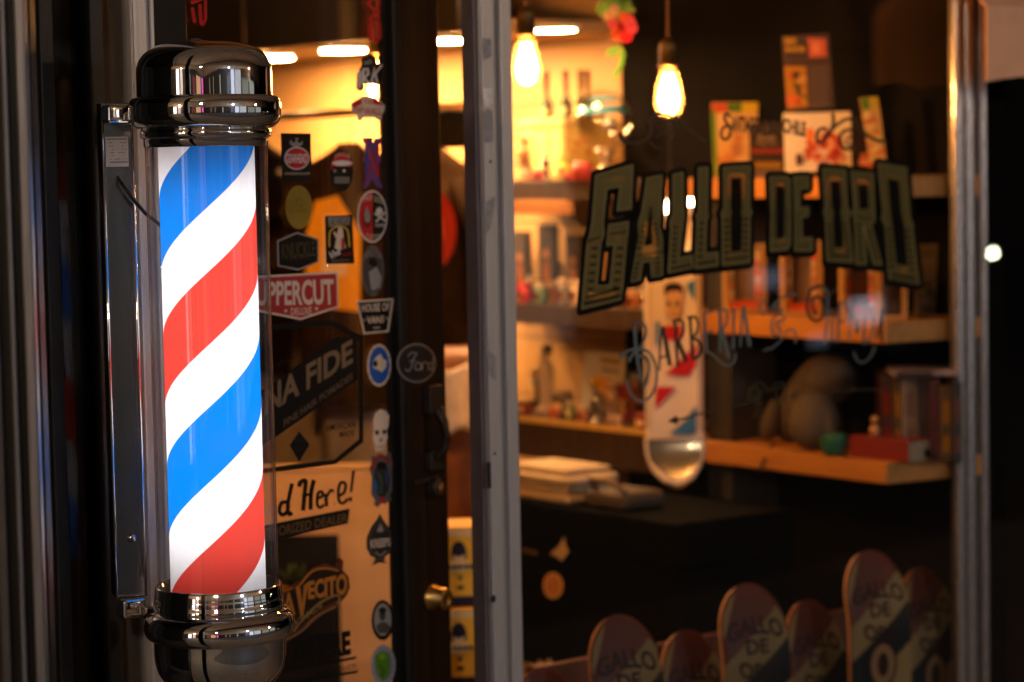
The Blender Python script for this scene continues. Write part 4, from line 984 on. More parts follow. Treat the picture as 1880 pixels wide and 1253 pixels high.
# rail
ra, rb_ = sloc(440, 214, tc_), sloc(872, 200, tc_)
zr = (ra.z+rb_.z)/2
r = thing('clothes_rail', 'thin metal clothes rail in front of the timber wall', 'clothes rail', sw_((ra.x+rb_.x)/2, tc_, zr), SR)
hl = (rb_.x-ra.x)/2
mb = MB(); mb.tube([(-hl, 0, 0), (hl, 0, 0)], .011, mat((.35, .22, .12), .35, .8), 10); mb.build('rail', r)
for x in (-hl+.03, hl-.03):
    mb = MB(); mb.tube([(x, 0, .012), (x, 0, 2.745-zr)], .005, IRON, 8); mb.build('hanging_rod', r)
garment('hanging_shirt', 'plain grey shirt hanging below the brown shirt, behind the poster sticker', 650, 470, -.38, .30, .62, (.34, .31, .30), .1, sleeve=.22, group='grey clothes')
garment('hanging_shirt', 'pale grey shirt hanging behind the red shield sticker', 560, 482, -.34, .40, .58, (.40, .37, .35), .3, sleeve=.2, group='grey clothes')
g0_, g1_ = sloc(500, 470, -.36), sloc(790, 460, -.36)
r = thing('low_rail', 'lower rail carrying the grey shirts', 'clothes rail', sw_((g0_.x+g1_.x)/2, -.36, g1_.z+.09), SR)
hl = (g1_.x-g0_.x)/2
mb = MB(); mb.tube([(-hl, 0, 0), (hl, 0, 0)], .012, IRON, 10); mb.build('rail', r)
for x in (-hl, hl):
    mb = MB(); mb.tube([(x, 0, 0), (x, 0, -(g1_.z+.09))], .013, IRON, 10); mb.build('leg', r)

# tan counter low behind the door glass
cp = at(600, 1000, 5.6)
cpl = facing(cp); ca, cb = cpl.hit(440, 870), cpl.hit(742, 866)
r = thing('counter_screen', 'tan plywood counter screen behind the lower half of the door glass', 'counter', (cpl.p.x, cpl.p.y, 0), PHI-math.pi/2)
def lc(px, py): h = cpl.hit(px, py); dd = h-cpl.p; return (dd.dot(R0), h.z)
xa_, za_ = lc(430, 858); xb_, _ = lc(738, 866)
mb = MB(); mb.box2((xa_, 0, .001), (xb_, .04, za_-.013), PLY); mb.build('body', r, bevel=.003)
mb = MB(); mb.box2((xa_, -.004, za_-.012), (xb_, .044, za_), PLY); mb.build('top_edge', r, bevel=.003)
c0, c1 = lc(440, 985), lc(630, 1330)
mb = MB(); mb.box2((c0[0], -.004, c1[1]), (c1[0], -.0005, c0[1]), BLACK); mb.build('dark_panel', r)
gm_ = mat((.05, .09, .02), .7, 0, .4, 20)
d = thing('pot_plant', 'small leafy plant in a yellow pot against the dark counter panel', 'plant', at(540, 1075, 5.5), 0)
mb = MB(); mb.lathe([(0, -.03), (.028, -.03), (.036, .0), (.03, .0), (0, -.005)], vin(160, 115, 25), n=20); mb.build('pot', d)
mb = MB(); rn = random.Random(5)
for k in range(40):
    t = rn.uniform(0, 6.28); e = rn.uniform(.2, 1.4); l = rn.uniform(.03, .065); dv_ = Vector((math.cos(t)*math.cos(e), math.sin(t)*math.cos(e), math.sin(e))); s_ = dv_.cross(Vector((0, 0, 1))).normalized()*.009
    b_ = Vector((0, 0, -.002)); mb.face([b_, b_+dv_*l*.6+s_, b_+dv_*l, b_+dv_*l*.6-s_], gm_)
mb.build('leaves', d)

# barber chair back in the gap
LEA = mat((.16, .055, .016), .5, 0, .2, 14, bump=.2)
p = at(815, 830, 6.3); r = thing('barber_chair', 'brown leather chair seen through the gap beside the door', 'chair', (p.x, p.y, 0), PHI-math.pi/2)
mb = MB(); mb.box((0, .0, p.z), (.3, .12, .55), LEA); mb.build('backrest', r, bevel=.05, seg=4)
mb = MB(); mb.box((0, -.28, .55), (.34, .5, .13), LEA); mb.build('seat', r, bevel=.04, seg=3)
mb = MB(); mb.cyl((0, -.25, .03), .05, .45, CHROME, 20); mb.lathe([(.3, .001), (.3, .015), (.06, .05), (0, .05)], CHROME, (0, -.25, 0), 32); mb.build('pedestal', r)
for s_ in (-1, 1):
    mb = MB(); mb.box((s_*.2, -.25, .74), (.06, .42, .05), LEA); mb.tube([(s_*.2, -.1, .72), (s_*.17, -.1, .52)], .015, CHROME, 8); mb.build('armrest', r, bevel=.012)
tw = at(832, 735, 6.2); r = thing('towel', 'cream towel draped over the top of the brown chair', 'towel', tw, PHI-math.pi/2)
mb = MB(); v = []; f = []
for i in range(12):
    for j in range(9):
        v.append((-.09+.18*i/11, -.055+.01*math.sin(i*1.1), .09-.17*j/8+.012*math.sin(i*.9+j)))
for i in range(11):
    for j in range(8): f.append((i*9+j, i*9+j+1, (i+1)*9+j+1, (i+1)*9+j))
mb.mesh(v, f, mat((.72, .62, .50), .9, 0, .12, 40, bump=.3), True); o = mb.build('cloth', r); sd = o.modifiers.new('thick', 'SOLIDIFY'); sd.thickness = .012

# ---------------------------------------------------------------- yellow boxes in the gap
yb = mat(srgb(250, 190, 50), .55, 0, .08, 20); nav = vin(40, 40, 60); crm = vin(235, 205, 150)
def ybox(label, py0, py1, d=4.95):
    b = at(846, py1, d); t = at(846, py0, d); k = d/FPX; w = 66*k; hgt = t.z-b.z
    r = thing('yellow_carton', label, 'carton', b, PHI-math.pi/2+.10, 'stacked yellow cartons')
    mb = MB(); mb.box2((-w/2, 0, 0), (w/2, .12, hgt), yb); mb.build('box', r, bevel=.002)
    mb = MB(); Y = -.0008
    E = lambda cx, cz, rx, rz_, m, y=0: mb.face([((cx+rx*math.cos(t))*k*.8, Y-y, cz*hgt+rz_*math.sin(t)*k) for t in [i*math.pi/12 for i in range(24)]], m)
    mb.face([(-w/2, Y, 0), (w/2, Y, 0), (w/2, Y, .13*hgt), (-w/2, Y, .13*hgt)], nav)
    mb.face([(-w/2, Y, .88*hgt), (w/2, Y, .88*hgt), (w/2, Y, .98*hgt), (-w/2, Y, .98*hgt)], crm)
    E(-2, .66, 18, 24, nav); E(-2, .62, 13, 17, crm, .0006); E(-2, .70, 15, 10, nav, .0012); E(-2, .50, 30, 9, crm, .0012); E(-14, .545, 7, 6, crm, .0018); E(12, .55, 7, 6, crm, .0018)
    E(0, .36, 4, 4, nav); E(0, .24, 9, 4, nav)
    for i in range(5): mb.face([(-.026+.011*i, Y-.002, .475*hgt), (-.018+.011*i, Y-.002, .475*hgt), (-.018+.011*i, Y-.002, .525*hgt), (-.026+.011*i, Y-.002, .525*hgt)], nav)
    mb.build('print', r)
    return r
ybox('upper yellow carton with a printed portrait in the gap beside the jamb', 966, 1114)
ybox('lower yellow carton directly under the other, with a navy band on its foot', 1116, 1262)
ybox('bottom yellow carton of the stack, only its lid in view', 1264, 1412)

# ---------------------------------------------------------------- trunk, cloth stack
tp = at(1100, 940, 5.45)
tloc = Vector((tp.x, tp.y, 0)); tpl = Plane(tloc, -SY)
def lt(px, py): h = tpl.hit(px, py); return ((h-tloc).dot(SX), h.z)
xa_, zt_ = lt(880, 925); xb_, zt2 = lt(1245, 940)
zt_ = lt(1100, 940)[1]
r = thing('trunk', 'black trunk with a round orange sticker standing behind the window', 'trunk', tloc, SR)
TB = mat((.0025, .0025, .0025), .9, 0, .3, 30, spec=.03)
mb = MB(); mb.box2((xa_, 0, .001), (xb_, .34, zt_-.10), TB); mb.build('body', r, bevel=.006)
mb = MB(); mb.box2((xa_-.004, -.006, zt_-.098), (xb_+.004, .346, zt_), TB); mb.build('lid', r, bevel=.006)
def tdec(name, fn):
    d = Decal(tpl, .0072, .0004); fn(d); d.build(name, parent=r)
tdec('round_sticker', lambda d: (d.ell(1020, 1075, 18, 24, vin(222, 168, 110)), d.ell(1020, 1075, 13, 18, vin(190, 128, 75), 1), d.stroke([(1014, 1070), (1026, 1070)], 2, vin(210, 140, 70), 2, False), d.stroke([(1015, 1080), (1025, 1080)], 2, vin(210, 140, 70), 2, False)))
tdec('star_sticker', lambda d: d.poly([(1014, 1017), (1030, 1003), (1041, 984), (1043, 1000), (1049, 1012), (1036, 1030), (1026, 1022)], vin(190, 165, 130)))
def f(d):
    W = vin(205, 180, 150); s = lambda p: d.stroke(zz(780, 840, 3.035, p), 5, W, 0)
    s([(540, 1125), (565, 1150), (555, 1200), (540, 1250)]); s([(575, 1150), (565, 1200), (585, 1245), (610, 1220), (610, 1160), (580, 1150)]); s([(625, 1240), (655, 1130), (670, 1200), (705, 1125), (725, 1180), (735, 1240)]); s([(760, 1245), (790, 1180), (830, 1150)])
tdec('white_lettering', f)
tdec('latch_line', lambda d: d.poly([(955, 1003), (992, 1012), (990, 1020), (955, 1010)], vin(95, 75, 55)))
cs = thing('cloth_stack', 'folded cream cloths stacked on the black trunk', 'cloth', tloc+Vector((0, 0, zt_)), SR)
xc0, xc1 = lt(915, 900)[0], lt(1030, 900)[0]; xd1 = lt(1085, 900)[0]
hC = zt_ - 0
for i, (e, hh_, cc) in enumerate(((0, .019, (.5, .38, .24)), (.006, .017, (.5, .4, .27)), (-.004, .020, (.52, .42, .29)), (.010, .016, (.5, .39, .25)))):
    mb = MB(); mb.box2((xc0, .02+e, .001+i*.0205), (xc1-e*2, .17, .001+i*.0205+hh_), mat(cc, .85, 0, .1, 30, bump=.2)); mb.build('cloth', cs, bevel=.007, seg=3)
bk = thing('folded_bag', 'dull brown folded bag beside the cream cloths on the trunk', 'bag', tloc+SX*((xc1+xd1)/2+.06)+Vector((0, 0, zt_+.001)), SR)
mb = MB(); mb.box2((-.07, .03, 0), (.07, .16, .04), mat((.07, .05, .035), .8, 0, .3, 20, bump=.4)); mb.build('body', bk, bevel=.016, seg=3)
mb = MB(); mb.tube([(-.05, .05, .04), (-.03, .02, .07), (.03, .02, .07), (.06, .05, .04)], .007, mat((.3, .2, .1), .6), 8); mb.build('handle', bk)

# ---------------------------------------------------------------- goods on the dark shelves (left bank)
def item(name, label, cat, px, py, t, z, group=None):
    h = sloc(px, py, t); p = sw_(h.x, t, z+.0005); r = thing(name, label, cat, p, SR, group); return r, kpx(p)
zb1, zb2 = zT1, sloc(1060, 563, 0).z
# yellow crate with bottles on it
r, k = item('yellow_case', 'yellow wooden case under the wine bottles', 'case', 1030, 322, .17, zb1)
hc = (325-214)*k
mb = MB(); mb.box2((-62*k, -.06, 0), (62*k, .10, hc), mat((.72, .50, .12), .6, 0, .1, 10)); mb.build('box', r, bevel=.003)
for i in range(3):
    mb = MB(); mb.box2((-58*k+i*40*k, -.063, .012), (-24*k+i*40*k, -.0605, hc-.03), mat((.8, .62, .22), .6)); mb.build('panel', r)
mb = MB(); mb.box2((-66*k, -.066, hc-.018), (66*k, .105, hc+.002), mat((.78, .58, .2), .6)); mb.build('lid', r, bevel=.002)
zc_ = zb1+hc+.003
GB = mat((.02, .05, .005), .15, 0, .2, 12, spec=.4); FOIL = mat((.045, .008, .006), .6, spec=.1)
for i, (px, lb) in enumerate(((1004, 'green bottle with dark red foil, first on the yellow case'), (1040, 'green bottle with dark red foil, second along on the yellow case'), (1067, 'green bottle with dark red foil, next to the clear globe'), (1080, 'green bottle partly hidden behind the clear globe'))):
    r, k = item('wine_bottle', lb, 'bottle', px, 200, .14+(.05 if i == 3 else 0), zc_, 'bottles on the yellow case')
    mb = MB(); mb.lathe(rnd([(0, 0), (9.5*k, 0), (10.5*k, 4*k), (10.5*k, 22*k), (9*k, 30*k), (4.5*k, 38*k), (4*k, 44*k)], 3)+[(4*k, 78*k), (0, 78*k)], GB, n=22); mb.build('glass', r)
    mb = MB(); mb.lathe([(4.6*k, 50*k), (5*k, 76*k), (5.6*k, 77*k), (5.6*k, 84*k), (4*k, 86*k), (0, 86*k)], FOIL, n=18); mb.build('foil', r)
    mb = MB(); mb.lathe([(10.8*k, 6*k), (10.8*k, 19*k)], crm, n=20, t0=-2.4, t1=-.7); mb.build('label', r)
# clear globe
r, k = item('clear_globe', 'clear round globe with a sky blue band, between the bottles and the dark wall', 'globe', 1112, 322, .06, zb1)
mb = MB(); rr = 53*k; cz = 108*k
mb.lathe([(rr*math.sin(math.pi*i/22), cz-rr*math.cos(math.pi*i/22)) for i in range(3, 23)], glass((.97, .97, .96), 2.2, 0, .10), n=40); mb.build('sphere', r)
mb = MB(); mb.lathe([(rr*.93*math.sin(t), cz-rr*.93*math.cos(t)) for t in [rad(104), rad(112), rad(122)]], mat((.06, .30, .45), .4), n=30, t0=-2.6, t1=.9); mb.lathe([(rr*.9*math.sin(t), cz-rr*.9*math.cos(t)) for t in [rad(140), rad(150), rad(158)]], mat((.08, .36, .48), .4), n=20, t0=-2.0, t1=.6); mb.build('blue_band', r)
mb = MB(); mb.lathe([(0, 0), (30*k, 0), (28*k, 8*k), (12*k, 14*k), (9*k, 40*k), (20*k, 56*k), (0, 58*k)], mat((.55, .46, .38), .25, .6), n=28); mb.build('stand', r)
mb = MB(); mb.ball((-8*k, -4*k, cz+14*k), 9*k, mat((.85, .8, .7), .15, .3), 14); mb.ball((8*k, 6*k, cz-8*k), 14*k, mat((.6, .55, .5), .15, .6), 14); mb.build('bauble', r)
# flowers in front of the globe
r, k = item('flower_bunch', 'bunch of red and pink paper flowers in front of the clear globe', 'flowers', 1070, 322, -.0, zb1)
rn = random.Random(4)
mb = MB(); mb.lathe([(0, 0), (16*k, 0), (20*k, 20*k), (17*k, 34*k), (0, 30*k)], mat((.5, .06, .05), .5), n=20); mb.build('vase', r)
for i in range(9):
    a = rn.uniform(0, 6.28); cx, cy, cz_ = 22*k*math.cos(a)*rn.random(), 16*k*math.sin(a), (34+rn.uniform(0, 48))*k
    m = [mat((.75, .06, .07), .6), mat((.8, .35, .25), .6), mat((.8, .12, .15), .6), mat((.8, .6, .35), .6)][i % 4]
    mb = MB()
    for l in range(3):
        for j in range(7):
            t = j*6.283/7+l*.4; e = .15+l*.5; R_ = (11-2.5*l)*k; dv_ = Vector((math.cos(t)*math.cos(e), math.sin(t)*math.cos(e), math.sin(e))); s_ = Vector((-math.sin(t), math.cos(t), 0))*R_*.42; b_ = Vector((cx, cy, cz_))
            mb.face([b_, b_+dv_*R_*.55+s_, b_+dv_*R_, b_+dv_*R_*.55-s_], m)
    mb.build('flower', r)
def tin(label, px, py, t, z, wpx, hpx, col, lid=None, name='tin', cat='tin', group='tins and jars', met=.2):
    r, k = item(name, label, cat, px, py, t, z, group); w, h = wpx*k/2, hpx*k
    mb = MB(); mb.lathe([(0, 0), (w*.97, 0), (w, h*.03), (w, h*.74), (0, h*.74)], mat(col, .4, met, .12, 20), n=28); mb.build('body', r)
    mb = MB(); mb.lathe([(0, h*.745), (w*1.04, h*.745), (w*1.05, h*.77), (w*1.05, h*.98), (w*1.02, h), (0, h)], mat(lid or col, .4, met, .1, 20), n=28); mb.build('lid', r)
    mb = MB(); mb.lathe([(w*1.012, h*.18), (w*1.012, h*.58)], crm if sum(col) < .5 else vin(120, 60, 30), n=14, t0=-2.3, t1=-.8); mb.build('label', r)
    return r
tin('flat red tin at the front of the bottle shelf', 993, 324, -.0+.03, zb1, 34, 18, (.6, .05, .05))
tin('flat red tin under the paper flowers', 1048, 326, .012, zb1, 30, 14, (.65, .07, .05))
tin('small pale jar at the left end of the bottle shelf', 968, 324, .03, zb1, 15, 26, (.6, .45, .25), (.3, .2, .1), 'jar', 'jar')
tin('yellow jar beside the paper flowers', 1036, 322, .05, zb1, 20, 44, (.65, .6, .06), (.6, .55, .08), 'jar', 'jar')
r, k = item('figurine', 'small brown standing figurine left of the yellow case', 'figurine', 962, 322, .1, zb1)
mb = MB(); mb.lathe(rnd([(0, 0), (13*k, 0), (12*k, 8*k), (7*k, 16*k), (11*k, 38*k), (13*k, 52*k), (6*k, 64*k), (4*k, 68*k)], 3), mat((.32, .15, .05), .6), n=20); mb.build('body', r)
mb = MB(); mb.ball((0, 0, 76*k), 9*k, mat((.5, .28, .12), .6), 14); mb.build('head', r)
r, k = item('metal_figure', 'small silver figure in front of the yellow case', 'figurine', 1003, 322, .02, zb1)
mb = MB(); mb.lathe(rnd([(0, 0), (8*k, 0), (5*k, 8*k), (4*k, 20*k), (8*k, 34*k), (4*k, 44*k)], 3), mat((.4, .37, .34), .25, .9), n=16); mb.ball((0, 0, 50*k), 7*k, mat((.5, .45, .4), .25, .9), 14); mb.build('body', r)
mb = MB(); mb.tube([(-8*k, 0, 34*k), (-14*k, -4*k, 24*k), (-8*k, -8*k, 16*k)], 2*k, mat((.4, .37, .34), .25, .9), 6); mb.tube([(8*k, 0, 34*k), (14*k, -4*k, 26*k), (12*k, -6*k, 44*k)], 2*k, mat((.4, .37, .34), .25, .9), 6); mb.build('arms', r)
# small fairy bulb low on the left (seen as a bright dot)
# orange board added to stand in for the lit patch under the bottle shelf
h0, h1 = sloc(915, 393, -.012), sloc(1042, 395, -.012)
r = thing('lit_patch_board', 'plain orange board added for the bright lit patch under the bottle shelf edge', 'board', sw_((h0.x+h1.x)/2, -.012, h1.z), SR)
mb = MB(); mb.box2((-(h1.x-h0.x)/2, 0, 0), ((h1.x-h0.x)/2, .02, zb1-.051-h1.z), OAKX); mb.build('board', r, bevel=.002)
mb = MB(); mb.box2((-.1, .0201, .03), (.1, .03, zb1-.051-h1.z), IRON); mb.build('bracket', r)
# second tier, left
tin('red tin next to the jamb on the tin shelf', 962, 556, .03, zb2, 26, 36, (.55, .02, .02))
tin('green tin right of the red tin', 992, 556, .03, zb2, 27, 38, (.12, .25, .16), (.6, .5, .36))
tin('amber jar with a pale lid', 1013, 556, .06, zb2, 16, 40, (.45, .2, .03), (.6, .45, .3), 'jar', 'jar')
tin('glass grey jar with a pale lid', 1034, 558, .03, zb2, 22, 48, (.25, .22, .2), (.75, .58, .42), 'jar', 'jar')
tin('cream jar behind the gilt letter', 1057, 560, .04, zb2, 24, 46, (.6, .45, .32), (.75, .6, .45), 'jar', 'jar')
tin('orange tin right of the gilt letter', 1165, 570, .05, zb2, 26, 34, (.5, .2, .05), (.6, .4, .25))
tin('cream tin beside the hanging skateboard', 1184, 571, .05, zb2, 18, 38, (.6, .45, .3))
for px, w, h_, c, lb in ((955, 40, 120, (.05, .03, .02), 'dark framed picture at the jamb end of the tin shelf'), (1003, 42, 135, (.03, .028, .035), 'black framed picture with an orange figure'), (1052, 38, 118, (.05, .03, .02), 'dark framed picture behind the gilt letter')):
    r, k = item('framed_picture', lb, 'picture', px, 550, .20, zb2, 'pictures at the back of the tin shelf')
    w = w*k*1.2; h_ = h_*k; mb = MB(); mb.box2((-w/2, .004, 0), (w/2, .018, h_), mat(c, .5)); mb.build('frame', r, bevel=.002)
    mb = MB(); Y = .003
    mb.face([(-w*.4, Y, h_*.1), (w*.4, Y, h_*.1), (w*.4, Y, h_*.92), (-w*.4, Y, h_*.92)], mat((.06, .05, .05), .5, 0, .5, 60))
    mb.face([(-w*.2, Y-.001, h_*.12), (w*.2, Y-.001, h_*.12), (w*.12, Y-.001, h_*.5), (-w*.12, Y-.001, h_*.5)], mat((.35, .11, .02), .5)); mb.face([(w*.15*math.cos(t), Y-.001, h_*.6+w*.17*math.sin(t)) for t in [i*math.pi/8 for i in range(16)]], mat((.45, .2, .08), .5)); mb.build('print', r)
tin('slim brown bottle shaped jar at the back of the tin shelf', 975, 556, .10, zb2, 12, 62, (.12, .06, .02), (.05, .04, .03), 'jar', 'jar')
tin('short blue grey tin behind the cream jar', 1075, 562, .08, zb2, 24, 42, (.10, .14, .2), (.5, .42, .34))
tin('tall red tin between the gilt letter and the orange tin', 1140, 568, .10, zb2, 20, 56, (.4, .04, .03), (.5, .4, .3))
tin('yellow tin between the gilt letter and the orange tin', 1120, 567, .05, zb2, 20, 36, (.55, .36, .04), (.5, .42, .3))
tin('small white pot half behind the gilt letter', 1092, 564, .04, zb2, 20, 30, (.65, .55, .44))
# third tier, left
r, k = item('white_figurine', 'white standing figurine at the left end of the gold edged shelf', 'figurine', 1002, 735, .12, zB3)
mb = MB(); mb.lathe(rnd([(0, 0), (17*k, 0), (18*k, 6*k), (12*k, 12*k), (13*k, 50*k), (16*k, 78*k), (10*k, 92*k), (5*k, 98*k)], 3), mat((.6, .48, .38), .5), n=22); mb.build('body', r)
mb = MB(); mb.ball((1*k, 0, 108*k), 11*k, mat((.55, .42, .33), .5), 16); mb.ball((4*k, 2*k, 113*k), 10.5*k, mat((.03, .02, .02), .7), 16); mb.build('head', r)
r, k = item('standing_card', 'white card with a yellow round print standing on the gold edged shelf', 'card', 1092, 745, .20, zB3)
w, h_ = 92*k*1.25, 108*k
mb = MB(); M_ = Matrix.Rotation(rad(-8), 3, 'X'); mb.box((0, .03, h_/2), (w, .004, h_), mat((.55, .50, .42), .6, 0, .06, 8), M=M_); mb.build('card', r)
mb = MB(); P_ = lambda x, z: Vector((0, .03, h_/2)) + M_ @ Vector((x*w, -.0032, (z-.5)*h_))
mb.face([P_(.0+.2*math.cos(t), .36+.26*math.sin(t)) for t in [i*math.pi/10 for i in range(20)]], YEL); mb.face([P_(x, z) for x, z in ((-.1, .82), (.42, .80), (.42, .90), (-.1, .92))], vin(150, 130, 60)); mb.face([P_(x, z) for x, z in ((-.05, .68), (.4, .66), (.4, .72), (-.05, .74))], vin(120, 110, 90))
mb.build('print', r)
def statuette(label, px, t, hpx, wpx, m, z=zB3):
    r, k = item('statuette', label, 'figurine', px, 770, t, z, 'small metal figures')
    w = wpx*k; h = hpx*k
    mb = MB(); mb.lathe(rnd([(0, 0), (w*.5, 0), (w*.5, h*.06), (w*.3, h*.12), (w*.25, h*.3), (w*.42, h*.55), (w*.40, h*.66), (w*.16, h*.74)], 3), m, n=20); mb.build('body', r)
    mb = MB(); mb.ball((0, 0, h*.86), h*.14, m, 16); mb.build('head', r)
    for s_ in (-1, 1):
        mb = MB(); mb.tube([(s_*w*.38, 0, h*.62), (s_*w*.55, -w*.15, h*.46), (s_*w*.3, -w*.4, h*.42)], w*.1, m, 8); mb.build('arm', r)
statuette('grey metal figure with a bright yellow knob behind it', 1098, .04, 62, 34, mat((.22, .19, .18), .3, .8))
statuette('pale figure with a round head beside the grey metal figure', 1122, .06, 82, 30, mat((.42, .28, .2), .45, .2))
statuette('brown glazed figure near the hanging skateboard', 1168, .08, 80, 36, mat((.14, .05, .03), .25))
tin('red tin behind the pale figure on the gold edged shelf', 1148, 770, .12, zB3, 30, 66, (.3, .03, .03))
tin('small red lidded tin at the front of the gold edged shelf', 1017, 765, .02, zB3, 18, 20, (.5, .10, .04))
tin('dark tin with a pale band left of the white card', 1033, 768, .06, zB3, 40, 46, (.06, .04, .03), (.22, .18, .14))
tin('short red tin beside the hanging skateboard', 1182, 785, .03, zB3, 30, 26, (.3, .03, .03))
tin('low dark red tin at the jamb end of the gold edged shelf', 962, 752, .05, zB3, 34, 24, (.35, .06, .04), (.2, .12, .08))
tin('green labelled jar left of the white card', 1047, 764, .03, zB3, 17, 34, (.10, .16, .05), (.4, .3, .16), 'jar', 'jar')
tin('tall black bottle shaped jar beside the white figurine', 984, 750, .16, zB3, 14, 74, (.02, .018, .02), (.35, .25, .12), 'jar', 'jar')
tin('copper coloured tin in front of the white card', 1070, 770, .015, zB3, 22, 26, (.4, .16, .06), (.45, .25, .12))
tin('cream pot at the foot of the pale figure', 1135, 778, .015, zB3, 16, 18, (.6, .45, .34))
tin('blue tin behind the brown glazed figure', 1172, 770, .16, zB3, 34, 84, (.05, .07, .14), (.12, .12, .16))
r, k = item('brass_knob_stand', 'small stand topped by a shiny yellow ball', 'ornament', 1093, 768, .10, zB3)
mb = MB(); mb.lathe([(0, 0), (10*k, 0), (9*k, 4*k), (2.5*k, 8*k), (2.5*k, 62*k), (0, 62*k)], OLDBRASS, n=18); mb.build('stem', r)
mb = MB(); mb.ball((0, 0, 68*k), 8*k, mat((.85, .5, .05), .15, .6), 18); mb.build('ball', r)

# ---------------------------------------------------------------- goods on the orange shelves (right bank)
def panel(name, label, cat, px, t, quad, thick, m, art, group=None, edge=None):
    """upright flat printed thing; quad = photo corners bl br tr tl on the plane facing the view at its place"""
    c = splane(t).hit(px, (quad[0][1]+quad[1][1])/2); pl = facing(c); pts = [pl.hit(*a) for a in quad]
    loc = (pts[0]+pts[1])/2; r = thing(name, label, cat, loc, 0, group)
    mb = MB(); mb.prism([p-loc for p in pts], FH*thick, m, edge); mb.build('board', r)
    d = Decal(pl, .0008, .0006); art(d)
    if d.mb.f: d.build('print', parent=r)
    return r
CG = 'comics and magazines on the top shelf'
rn_ = random.Random(11)
def blotches(d, quad, cols, n, s=(4, 12), lay=1):
    a, b, c, e = quad
    for i in range(n):
        x, y = rn_.random()*.84+.08, rn_.random()*.84+.08
        px = a[0]*(1-x)*(1-y)+b[0]*x*(1-y)+c[0]*x*y+e[0]*(1-x)*y; py = a[1]*(1-x)*(1-y)+b[1]*x*(1-y)+c[1]*x*y+e[1]*(1-x)*y
        d.ell(px, py, rn_.uniform(*s), rn_.uniform(*s), cols[i % len(cols)], lay+i*.12, rn_.random()*3, 9)
qd = [(1315, 326), (1388, 326), (1392, 188), (1306, 189)]
def f(d):
    d.poly([(1305, 205), (1310, 322), (1318, 322), (1314, 190)], vin(110, 150, 40), 1); d.poly([(1307, 190), (1335, 190), (1336, 206), (1308, 208)], vin(210, 80, 50), 1); d.poly([(1335, 190), (1362, 189), (1362, 206), (1336, 206)], vin(80, 125, 30), 1); d.poly([(1362, 189), (1391, 188), (1390, 206), (1362, 206)], vin(215, 190, 40), 1)
    blotches(d, [(1322, 322), (1386, 322), (1388, 212), (1320, 212)], [vin(225, 175, 110), vin(230, 190, 130), vin(205, 140, 80), vin(235, 200, 140)], 26, (5, 12), 2); d.ell(1352, 275, 10, 14, vin(190, 130, 90), 6)
panel('comic_book', 'tan and green comic leaning at the left of the magazine row', 'comic', 1350, .14, qd, .004, vin(222, 180, 115), f, CG)
qd = [(1378, 330), (1440, 330), (1438, 225), (1376, 226)]
def f(d):
    d.poly([(1376, 274), (1440, 274), (1440, 281), (1376, 281)], vin(150, 50, 45), 1); d.poly([(1385, 298), (1434, 298), (1434, 309), (1385, 309)], vin(150, 115, 30), 1)
    d.text('Rock', q(1392, 248, 1424, 258), vin(185, 165, 140), 1); d.text('Pop Art', q(1390, 260, 1428, 269), vin(170, 150, 130), 1); d.poly([(1376, 312), (1440, 312), (1440, 326), (1376, 326)], vin(110, 95, 90), 1); blotches(d, [(1378, 240), (1438, 240), (1438, 228), (1378, 228)], [vin(150, 110, 30), vin(60, 45, 35)], 8, (3, 6), 1)
panel('dark_book', 'dark grey book with a red stripe between the tan comic and the white magazine', 'book', 1408, .10, qd, .018, vin(52, 42, 36), f, CG)
qd = [(1442, 322), (1566, 306), (1561, 205), (1438, 208)]
def f(d):
    blotches(d, [(1475, 300), (1560, 300), (1545, 245), (1480, 240)], [vin(190, 85, 45), vin(205, 110, 60), vin(215, 170, 130), vin(170, 60, 40)], 30, (5, 11), 1); d.ell(1487, 246, 7, 11, vin(225, 125, 50), 6)
    d.poly([(1460, 285), (1472, 282), (1475, 300), (1463, 306)], vin(90, 60, 45), 5); d.text('COMICS', [(1495, 302), (1552, 292), (1550, 280), (1494, 288)], vin(180, 60, 40), 7, .02)
panel('magazine', 'white magazine with red and orange cover art on the top shelf', 'magazine', 1500, .06, qd, .006, vin(218, 205, 180), f, CG)
qd = [(1564, 312), (1612, 312), (1600, 220), (1562, 212)]
panel('dark_card', 'dark brown card with an orange foot right of the white magazine', 'card', 1585, .12, qd, .004, vin(38, 26, 20), lambda d: blotches(d, [(1570, 312), (1612, 312), (1610, 280), (1568, 275)], [vin(190, 110, 30), vin(200, 130, 90), vin(170, 80, 30)], 12, (4, 8), 1), CG)
qd = [(1598, 300), (1628, 296), (1612, 178), (1578, 180)]
def f(d):
    blotches(d, [(1600, 296), (1624, 294), (1608, 200), (1586, 202)], [vin(210, 155, 70), vin(200, 120, 60), vin(225, 195, 120)], 18, (4, 9), 1); d.poly([(1579, 181), (1594, 180), (1597, 200), (1583, 203)], vin(90, 130, 40), 5); d.poly([(1595, 180), (1611, 179), (1614, 198), (1598, 200)], vin(190, 170, 40), 5)
panel('comic_book', 'narrow tilted comic at the right end of the magazine row', 'comic', 1605, .10, qd, .004, vin(205, 165, 90), f, CG)
